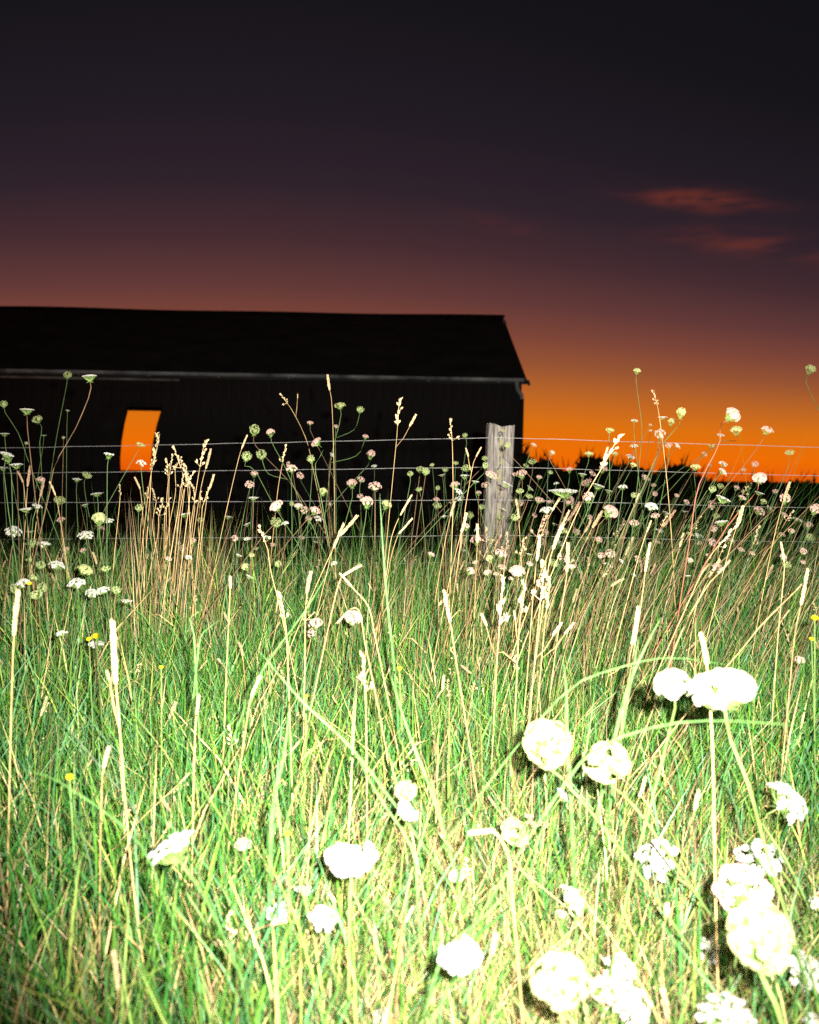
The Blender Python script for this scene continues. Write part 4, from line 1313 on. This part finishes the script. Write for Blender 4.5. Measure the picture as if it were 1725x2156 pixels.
ST = [  # (points from tip down, distance, head length px, kind, material, fatness, side head, label)
    ([(841, 838), (838, 893), (828, 1000), (805, 1240)], 3.5, 58, 'lax', 'seed', 1.15, (867, 890, 30), 'tallest golden grass stalk with pale spike before the black barn wall'),
    ([(688, 788), (697, 830), (703, 960), (705, 1090)], 3.9, 34, 'spike', 'seed', 1.2, None, 'thin straw stalk whose tip reaches the barn gutter'),
    ([(590, 828), (607, 850), (645, 925), (662, 1000)], 4.2, 26, 'lax', 'seed', 1.3, (627, 836, 10), 'thin leaning stalk with two seed tufts beside the gutter-high stalk'),
    ([(948, 880), (952, 920), (954, 1060), (950, 1180)], 3.5, 48, 'lax', 'seed', 1.1, None, 'straight straw stalk left of the post, tip above top wire'),
    ([(1377, 820), (1384, 850), (1398, 950), (1412, 1100)], 3.7, 34, 'lax', 'seed', 1.2, None, 'thin straw stalk with narrow tip against the orange sky'),
    ([(1306, 913), (1282, 960), (1225, 1060), (1165, 1200)], 3.0, 84, 'lax', 'seed', 1.0, (1275, 958, 26), 'leaning golden stalk right of the post crossing two wires'),
    ([(337, 912), (330, 950), (318, 1000), (305, 1100)], 3.6, 72, 'lax', 'seed', 0.9, None, 'brightest straw stalk at the right edge of the doorway'),
    ([(432, 925), (425, 960), (415, 1020), (400, 1120)], 3.6, 58, 'lax', 'seed', 1.0, None, 'tallest stalk right of the doorway clump'),
    ([(365, 938), (378, 955), (385, 1000), (375, 1100)], 3.7, 50, 'lax', 'seed', 1.0, None, 'straw stalk with nodding tip inside the clump by the doorway'),
    ([(446, 944), (438, 970), (425, 1020), (412, 1100)], 3.8, 45, 'spike', 'seed', 0.9, None, 'rightmost narrow spike of the clump by the doorway'),
    ([(352, 965), (356, 990), (352, 1040), (350, 1110)], 3.7, 36, 'lax', 'seed', 1.0, None, 'short tufted stalk inside the clump by the doorway'),
    ([(387, 975), (392, 1000), (398, 1060), (402, 1150)], 3.5, 40, 'lax', 'seed', 1.1, None, 'straw stalk in the middle of the doorway clump'),
    ([(410, 990), (396, 1005), (382, 1060), (372, 1140)], 3.5, 40, 'lax', 'seed', 1.1, None, 'bent-over stalk in the middle of the doorway clump'),
    ([(285, 1003), (293, 1020), (300, 1070), (302, 1140)], 3.8, 28, 'spike', 'seed', 1.1, None, 'nodding spike just below the doorway'),
    ([(254, 1020), (253, 1050), (248, 1100)], 3.9, 24, 'lax', 'seed', 1.0, None, 'small tuft left of the nodding spike below the doorway'),
    ([(62, 980), (58, 1030), (52, 1120)], 3.6, 45, 'spike', 'seedpink', 0.9, None, 'brown spike among the left wires'),
    ([(40, 990), (48, 1010), (54, 1060)], 3.6, 28, 'spike', 'seedpink', 1.2, None, 'brown nodding spike left among the wires'),
    ([(95, 1010), (86, 1035), (78, 1090)], 3.6, 38, 'spike', 'seedpink', 1.0, None, 'brown spike leaning right on the left side'),
    ([(106, 1012), (118, 1045), (128, 1100)], 3.7, 34, 'spike', 'seed', 0.8, None, 'thin spike leaning left on the left side'),
    ([(520, 914), (510, 940), (485, 1040), (455, 1180)], 3.6, 34, 'spike', 'seed', 0.7, None, 'long thin leaning stalk left of the green balls'),
    ([(602, 935), (597, 965), (587, 1020), (578, 1100)], 3.9, 40, 'lax', 'seed', 0.9, None, 'straw stalk crossing the second wire among pinkish heads'),
    ([(1013, 940), (1003, 955), (985, 1040), (965, 1180)], 3.5, 24, 'spike', 'seed', 1.0, (985, 956, 20), 'forked brown stalk just left of the post'),
    ([(1140, 1125), (1133, 1160), (1125, 1230), (1112, 1400)], 2.9, 58, 'spike', 'seed', 0.95, None, 'fat cream spike below the post, left of a pair'),
    ([(1183, 1098), (1172, 1130), (1158, 1180), (1140, 1300), (1120, 1450)], 2.8, 62, 'spike', 'seed', 0.95, None, 'tall cream spike right of the fat one below the post'),
    ([(1200, 1140), (1195, 1200), (1180, 1300)], 2.9, 66, 'spike', 'seed', 0.9, None, 'third cream spike below and right of the post'),
    ([(1060, 1212), (1055, 1260), (1050, 1340), (1040, 1520)], 2.5, 105, 'lax', 'seed', 0.75, (1022, 1310, 30), 'tall lumpy cream head with side tufts in mid meadow'),
    ([(1108, 1222), (1100, 1260), (1093, 1330), (1085, 1500)], 2.5, 70, 'lax', 'seed', 0.9, (1085, 1300, 22), 'lumpy cream head right of the tallest lumpy one'),
    ([(1150, 1180), (1143, 1220), (1135, 1300), (1120, 1460)], 2.5, 85, 'lax', 'seed', 1.0, (1170, 1330, 36), 'cream head with long side tuft, in the mid meadow clump'),
    ([(1160, 1215), (1150, 1290), (1138, 1420)], 2.6, 70, 'lax', 'seed', 0.9, (1195, 1328, 34), 'rightmost lumpy head in the mid meadow clump'),
    ([(935, 1240), (945, 1290), (965, 1420), (1000, 1640)], 2.3, 74, 'spike', 'seed', 0.75, None, 'long stalk with cream spike leaning left in mid meadow'),
    ([(1350, 1275), (1340, 1320), (1325, 1390), (1312, 1500)], 2.4, 86, 'spike', 'seed', 0.75, None, 'long cream spike leaning right, left of the right-hand straw bundle'),
    ([(1368, 1140), (1362, 1180), (1348, 1290), (1330, 1400)], 2.7, 66, 'spike', 'seed', 0.7, None, 'slim cream spike above the long leaning one'),
    ([(35, 1238), (31, 1300), (25, 1460), (18, 1760)], 1.9, 104, 'spike', 'seed', 0.72, None, 'tall straight stalk with long cream spike at the left edge'),
    ([(236, 1300), (234, 1370), (246, 1460), (265, 1700), (285, 1900)], 1.75, 142, 'spike', 'seed', 0.62, (230, 1428, 26), 'tallest curved cream spike in the left meadow with a side tuft'),
    ([(1482, 1330), (1489, 1400), (1500, 1560), (1506, 1850)], 1.6, 72, 'spike', 'seed', 0.9, None, 'cream spike rising behind the widest white head'),
    ([(1703, 1195), (1690, 1260), (1675, 1330), (1660, 1480)], 2.4, 82, 'spike', 'seed', 0.7, None, 'slim cream spike near the right edge of the meadow'),
    ([(765, 1370), (766, 1420), (770, 1470), (772, 1600)], 2.1, 88, 'lax', 'seed', 0.7, None, 'lumpy cream head upright at the centre of the meadow'),
    ([(590, 1245), (597, 1280), (603, 1330), (608, 1440)], 2.4, 60, 'lax', 'seed', 0.8, None, 'brownish lumpy spike left of centre in the upper meadow'),
    ([(652, 1200), (648, 1235), (644, 1280), (642, 1400)], 2.6, 50, 'spike', 'seedpink', 1.3, None, 'brown oval seed head left of centre below the wires'),
    ([(486, 1212), (485, 1240), (481, 1330), (476, 1440)], 2.5, 28, 'spike', 'seed', 1.7, None, 'short stubby cream head on a straight dark stem left of centre'),
    ([(545, 1105), (560, 1135), (570, 1200), (585, 1260)], 3.0, 40, 'lax', 'seed', 1.5, None, 'fluffy straw head leaning left under the fourth wire'),
    ([(227, 1568), (218, 1610), (214, 1680)], 1.8, 52, 'spike', 'seed', 1.2, None, 'pale stubby spike below the tall curved one'),
    ([(420, 1462), (414, 1500), (410, 1580)], 2.0, 44, 'spike', 'seedpink', 1.1, None, 'brown spike left of the meadow centre'),
    ([(545, 1420), (530, 1460), (520, 1520)], 2.1, 52, 'spike', 'seed', 1.0, None, 'tan spike leaning right in the left meadow'),
    ([(760, 1185), (728, 1200), (715, 1225), (690, 1330)], 2.5, 48, 'spike', 'seed', 1.0, None, 'bright bent-over cream head at the centre below the wires'),
    ([(715, 1205), (745, 1240), (775, 1275), (790, 1340)], 2.5, 40, 'spike', 'seed', 0.9, None, 'cream head drooping from the bright bent one'),
    ([(708, 1312), (735, 1285), (752, 1280), (770, 1360)], 2.4, 40, 'spike', 'seed', 0.8, None, 'pale head bent to the left at the centre of the meadow'),
    ([(985, 1757), (1005, 1742), (1042, 1752), (1070, 1800), (1080, 1900)], 1.45, 58, 'spike', 'seed', 1.2, None, 'curved caterpillar-like pale seed head beside a round cream head'),
    ([(1690, 1230), (1600, 1320), (1560, 1370), (1480, 1460)], 2.3, 20, 'spike', 'seedpink', 1.0, None, 'long bare golden stalk slanting up to the right edge'),
    ([(1540, 1180), (1500, 1220), (1440, 1320), (1395, 1440)], 2.4, 40, 'spike', 'seedpink', 0.9, None, 'golden stalk bundle leading up right, right half of the meadow'),
    ([(1552, 1105), (1535, 1125), (1500, 1165), (1440, 1290)], 2.9, 60, 'lax', 'seed', 0.8, None, 'long lumpy golden head leaning right under the third wire'),
    ([(1645, 1140), (1650, 1165), (1652, 1190), (1640, 1320)], 2.8, 44, 'spike', 'seed', 0.9, None, 'cream spike leaning left near the right edge under the wires'),
    ([(725, 1100), (712, 1135), (690, 1180)], 3.2, 60, 'spike', 'seed', 0.8, None, 'cream feather-like spike leaning right before the black wall'),
    ([(757, 1085), (735, 1100), (705, 1145), (690, 1200)], 3.2, 60, 'spike', 'seed', 0.9, None, 'wider cream spike beside the feather-like one before the black wall'),
    ([(868, 1040), (845, 1080), (825, 1130), (815, 1200)], 3.3, 52, 'spike', 'seed', 0.7, None, 'cream spike leaning right beside the tallest golden stalk'),
    ([(870, 1090), (850, 1105), (830, 1150), (815, 1220)], 3.2, 46, 'spike', 'seed', 0.7, None, 'lower cream spike leaning right beside the tallest golden stalk'),
]
rc = random.Random(5)
for i, nm in enumerate(('first', 'second', 'third', 'fourth', 'fifth', 'sixth', 'seventh', 'eighth', 'ninth', 'tenth', 'eleventh', 'twelfth', 'thirteenth', 'fourteenth')):
    u0 = 306 + i * 10.5 + rc.uniform(-3, 3)
    v0 = rc.uniform(955, 1050)
    nod = rc.uniform(-10, 12)
    ST.append(([(u0 + nod, v0), (u0, v0 + 22), (u0 - rc.uniform(0, 10), v0 + 75), (u0 - rc.uniform(-5, 18), v0 + 140)], rc.uniform(3.45, 4.0), rc.uniform(24, 46), rc.choice(('lax', 'lax', 'spike')),
               rc.choice(('seed', 'seed', 'seedpink')), rc.uniform(0.9, 1.25), None, 'lower straw stalk in the clump right of the doorway, %s from left' % nm))
for i in range(34):
    if i < 24:
        u0, v0, ln_ = 1150 + i * 23 + rc.uniform(-9, 9), rc.uniform(1010, 1190), rc.uniform(25, 75)
        lab = 'tan seeding stalk leaning right, right of the post, %s from left'
    else:
        u0, v0, ln_ = 955 + (i - 24) * 17 + rc.uniform(-6, 6), rc.uniform(1040, 1170), rc.uniform(-10, 40)
        lab = 'tan seeding stalk at the foot of the post, %s from left'
    k_ = i if i < 24 else i - 24
    nm = (ORD + ['twenty-first', 'twenty-second', 'twenty-third', 'last'])[k_]
    ST.append(([(u0, v0), (u0 - ln_ * 0.3, v0 + 28), (u0 - ln_ * 0.8, v0 + 85), (u0 - ln_ * 1.2, v0 + 140)], rc.uniform(3.1, 4.2), rc.uniform(24, 50), rc.choice(('lax', 'spike', 'spike')),
               rc.choice(('seed', 'seed', 'seedpink')), rc.uniform(0.9, 1.4), None, lab % nm))
for (pix, d, hl, kd, mn, fat, sdh, lab) in ST:
    tag(stalk(pix, d, hl, kd, mn, fat, 0.0014 if d < 3 else 0.0012, sdh), lab, 'grass stalk', 'seeding grass stalks')

# more stalks through the meadow
rs = random.Random(99)
EXTRA = []
tries = 0
while len(EXTRA) < 185 and tries < 4000:
    tries += 1
    y = 1.45 + 3.1 * rs.random() ** 0.8
    x = rs.uniform(-0.43, 0.43) * y
    z = float(gz(np.clip(x, -8, 8), y))
    h_ = rs.uniform(0.24, 0.46) + (0.16 * rs.random() if y > 3.2 else 0)
    lx = rs.gauss(0.02, 0.12) + (0.16 if x > 0.5 else 0)
    tip = Vector((x + lx, y + rs.gauss(0, 0.05), z + h_))
    u, v = proj(tip)
    if not (10 < u < 1715 and 1010 < v < 2080):
        continue
    if v > 1750 and rs.random() < 0.4:
        continue
    p1 = Vector((x + lx * 0.62, y, z + h_ * 0.74))
    if rs.random() < 0.25:
        tip = Vector((tip.x + rs.choice((-1, 1)) * 0.04, tip.y, tip.z - 0.03))
    ll = rs.uniform(0.028, 0.06)
    o = stalk(None, y, ll, rs.choice(('spike', 'spike', 'lax')), rs.choice(('seed', 'seed', 'seedpink')), rs.uniform(1.0, 1.6), 0.0009,
              None, [tip, p1, Vector((x + lx * 0.25, y, z + h_ * 0.42))])
    EXTRA.append((o, u, v))


def mzone(u, v):
    a = 'far' if v < 1180 else 'upper' if v < 1330 else 'middle' if v < 1520 else 'near'
    b = 'left edge' if u < 290 else 'left half' if u < 575 else 'left centre' if u < 862 else 'right centre' if u < 1150 else 'right half' if u < 1437 else 'right edge'
    return a, b


rows = {}
for o, u, v in EXTRA:
    rows.setdefault(mzone(u, v), []).append((u, v, o))
for (a, b), row in rows.items():
    row.sort(key=lambda t: t[:2])
    for i, (u, v, o) in enumerate(row):
        extra = '' if len(row) == 1 else (', leftmost' if i == 0 else ', rightmost' if i == len(row) - 1 else ', %s from left' % ORD[min(i, 19)])
        tag(o, 'short seeding grass stalk in the %s meadow, %s%s' % (a, b, extra), 'grass stalk', 'short grass stalks in the meadow')


# ------------------------------------------------------------------ broad blades that stand out
def broad(pix, d, wpx, label, name='broad_grass_blade'):
    pts = [at(u, v, d) for u, v in pix]
    last, prev = pts[-1], pts[-2]
    zb = float(gz(np.clip(last.x, -8, 8), last.y))
    sl = last - prev
    hh = max(0.0, last.z - zb)
    if hh > 0.03:
        slope = max(-1.0, min(1.0, sl.x / min(sl.z, -0.05)))
        pts.append(Vector((last.x - slope * hh * 0.7, last.y + 0.05, zb - 0.01)))
    base = pts[-1].copy()
    path = spline(pts[::-1], 16)
    root = None
    V, F = [], []
    w = wpx * d / FPX * 0.21
    for i, p in enumerate(path):
        t = i / 15
        dd = path[min(i + 1, 15)] - path[max(i - 1, 0)]
        s = dd.cross(Vector((0.1 * math.sin(i * 0.5), 1, 0.1))).normalized()
        ww = w * min(1, 0.55 + 1.2 * t) * (1 - max(0, (t - 0.55) / 0.45) ** 1.6 * 0.93)
        fold = Vector((0, 1, 0)) * ww * 0.35
        V += [p - base - s * ww, p - base + fold, p - base + s * ww]
    for i in range(15):
        a = i * 3
        F += [(a, a + 1, a + 4, a + 3), (a + 1, a + 2, a + 5, a + 4)]
    o = put(name, mesh_from(name, V, F, [M['blade']]), None, base)
    tag(o, label, 'grass blade', 'broad green blades')
    return o


BL = [
    ([(822, 1420), (860, 1540), (920, 1700)], 1.9, 15, 'broad green blade with dark shadow slanting through the meadow centre'),
    ([(545, 1370), (640, 1480), (745, 1580)], 1.9, 13, 'broad pale blade slanting down to the right, left of centre'),
    ([(1550, 1402), (1400, 1385), (1290, 1410), (1200, 1450)], 1.8, 7, 'thin green blade arching over to the widest white head'),
    ([(1720, 1530), (1500, 1517), (1380, 1530), (1250, 1580), (1190, 1650)], 1.5, 9, 'long green blade arching across to the right edge'),
    ([(5, 1618), (90, 1630), (160, 1668), (290, 1770), (350, 1900)], 1.5, 10, 'long green blade arching in from the left edge'),
    ([(1185, 1380), (1193, 1460), (1193, 1560), (1200, 1640)], 1.8, 18, 'broad pale upright blade beside the round cream head'),
    ([(1392, 1300), (1360, 1360), (1325, 1440), (1300, 1530)], 2.1, 18, 'broad bluish blade leaning right, right half of the meadow'),
    ([(1345, 1340), (1335, 1400), (1320, 1480)], 2.1, 14, 'shorter bluish blade beside the broad leaning one'),
    ([(610, 1490), (600, 1580), (575, 1700), (570, 1800)], 1.8, 20, 'broad pale blade upright left of the meadow centre'),
    ([(800, 1040), (805, 1130), (815, 1260), (830, 1400)], 2.6, 12, 'long green blade standing before the black wall beside golden stalk'),
    ([(735, 1560), (800, 1680), (870, 1790), (880, 1900)], 1.7, 12, 'green blade curving down right of the two small balls'),
    ([(700, 1190), (640, 1290), (560, 1400), (520, 1480)], 2.3, 9, 'thin blade slanting up to the bright bent head'),
    ([(1110, 1830), (1030, 1920), (940, 2000), (905, 2100)], 1.4, 13, 'green blade slanting left behind the thick white cup'),
    ([(330, 1745), (420, 1870), (480, 1990)], 1.4, 11, 'dark green blade under the tilted flat umbel'),
    ([(420, 1290), (400, 1300), (408, 1330), (412, 1400)], 2.3, 9, 'short bent pale blade like a hook in the left meadow'),
    ([(465, 1303), (440, 1322), (425, 1336), (415, 1400)], 2.3, 8, 'short pale blade slanting right beside the hooked one'),
]
for pix, d, w, lab in BL:
    broad(pix, d, w, lab)

# ------------------------------------------------------------------ small yellow flowers
def yellow_flower(u, v, w, d, label):
    c = at(u, v, d)
    s = 0.72 * w * d / FPX
    x_ = c.x + random.uniform(-0.04, 0.04)
    base = Vector((x_, d + 0.03, float(gz(x_, d)) - 0.01))
    root = empty('yellow_flower', base)
    V, F = [], []
    tube(V, F, spline([Vector((0, 0, 0)), (c - base) * 0.5 + Vector((0.01, 0, 0)), c - base - Vector((0, 0, 0.1 * s))], 7), [0.0012] * 7, 5)
    put('stem', mesh_from('stem', V, F, [M['stem']]), root)
    V, F = [], []
    for ring, nn in ((1.0, 13), (0.7, 10), (0.4, 7)):
        for k in range(nn):
            a = 2 * math.pi * (k + ring) / nn
            d1 = Vector((math.cos(a), math.sin(a), 0.55 - 0.3 * ring))
            sd = Vector((-math.sin(a), math.cos(a), 0))
            b = len(V)
            z = Vector((0, 0, 0.12 * (1 - ring) * s))
            V += [z, z + d1 * 0.3 * s * ring + sd * 0.085 * s, z + d1 * 0.5 * s * ring, z + d1 * 0.3 * s * ring - sd * 0.085 * s]
            F.append((b, b + 1, b + 2, b + 3))
    o = put('petals', mesh_from('petals', V, F, [M['yellow']], None, False), root)
    o.location = c - base
    o.rotation_euler = (R(35), R(random.uniform(-15, 15)), 0)
    tag(root, label, 'yellow flower', 'yellow flowers in the grass')


for u, v, w, d, lab in [
    (147, 1637, 24, 1.8, 'largest yellow flower, left meadow below the curved spike'), (203, 1340, 24, 2.5, 'yellow flower beside a white umbel in the left meadow'),
    (188, 1346, 18, 2.5, 'dimmer yellow flower left of the one beside a white umbel'), (340, 1405, 14, 2.3, 'tiny yellow flower right of the curved spike'),
    (841, 1408, 15, 2.2, 'tiny yellow flower at the meadow centre'), (1716, 1302, 24, 2.5, 'upper yellow flower at the right edge'),
    (1709, 1346, 17, 2.4, 'lower yellow flower at the right edge'), (645, 1466, 12, 2.1, 'tiny yellow flower left of the meadow centre'),
    (606, 1756, 18, 1.7, 'yellow flower above the row of small white heads'), (62, 1229, 16, 2.8, 'yellow flower near the left edge among white umbels')]:
    yellow_flower(u, v, w, d, lab)
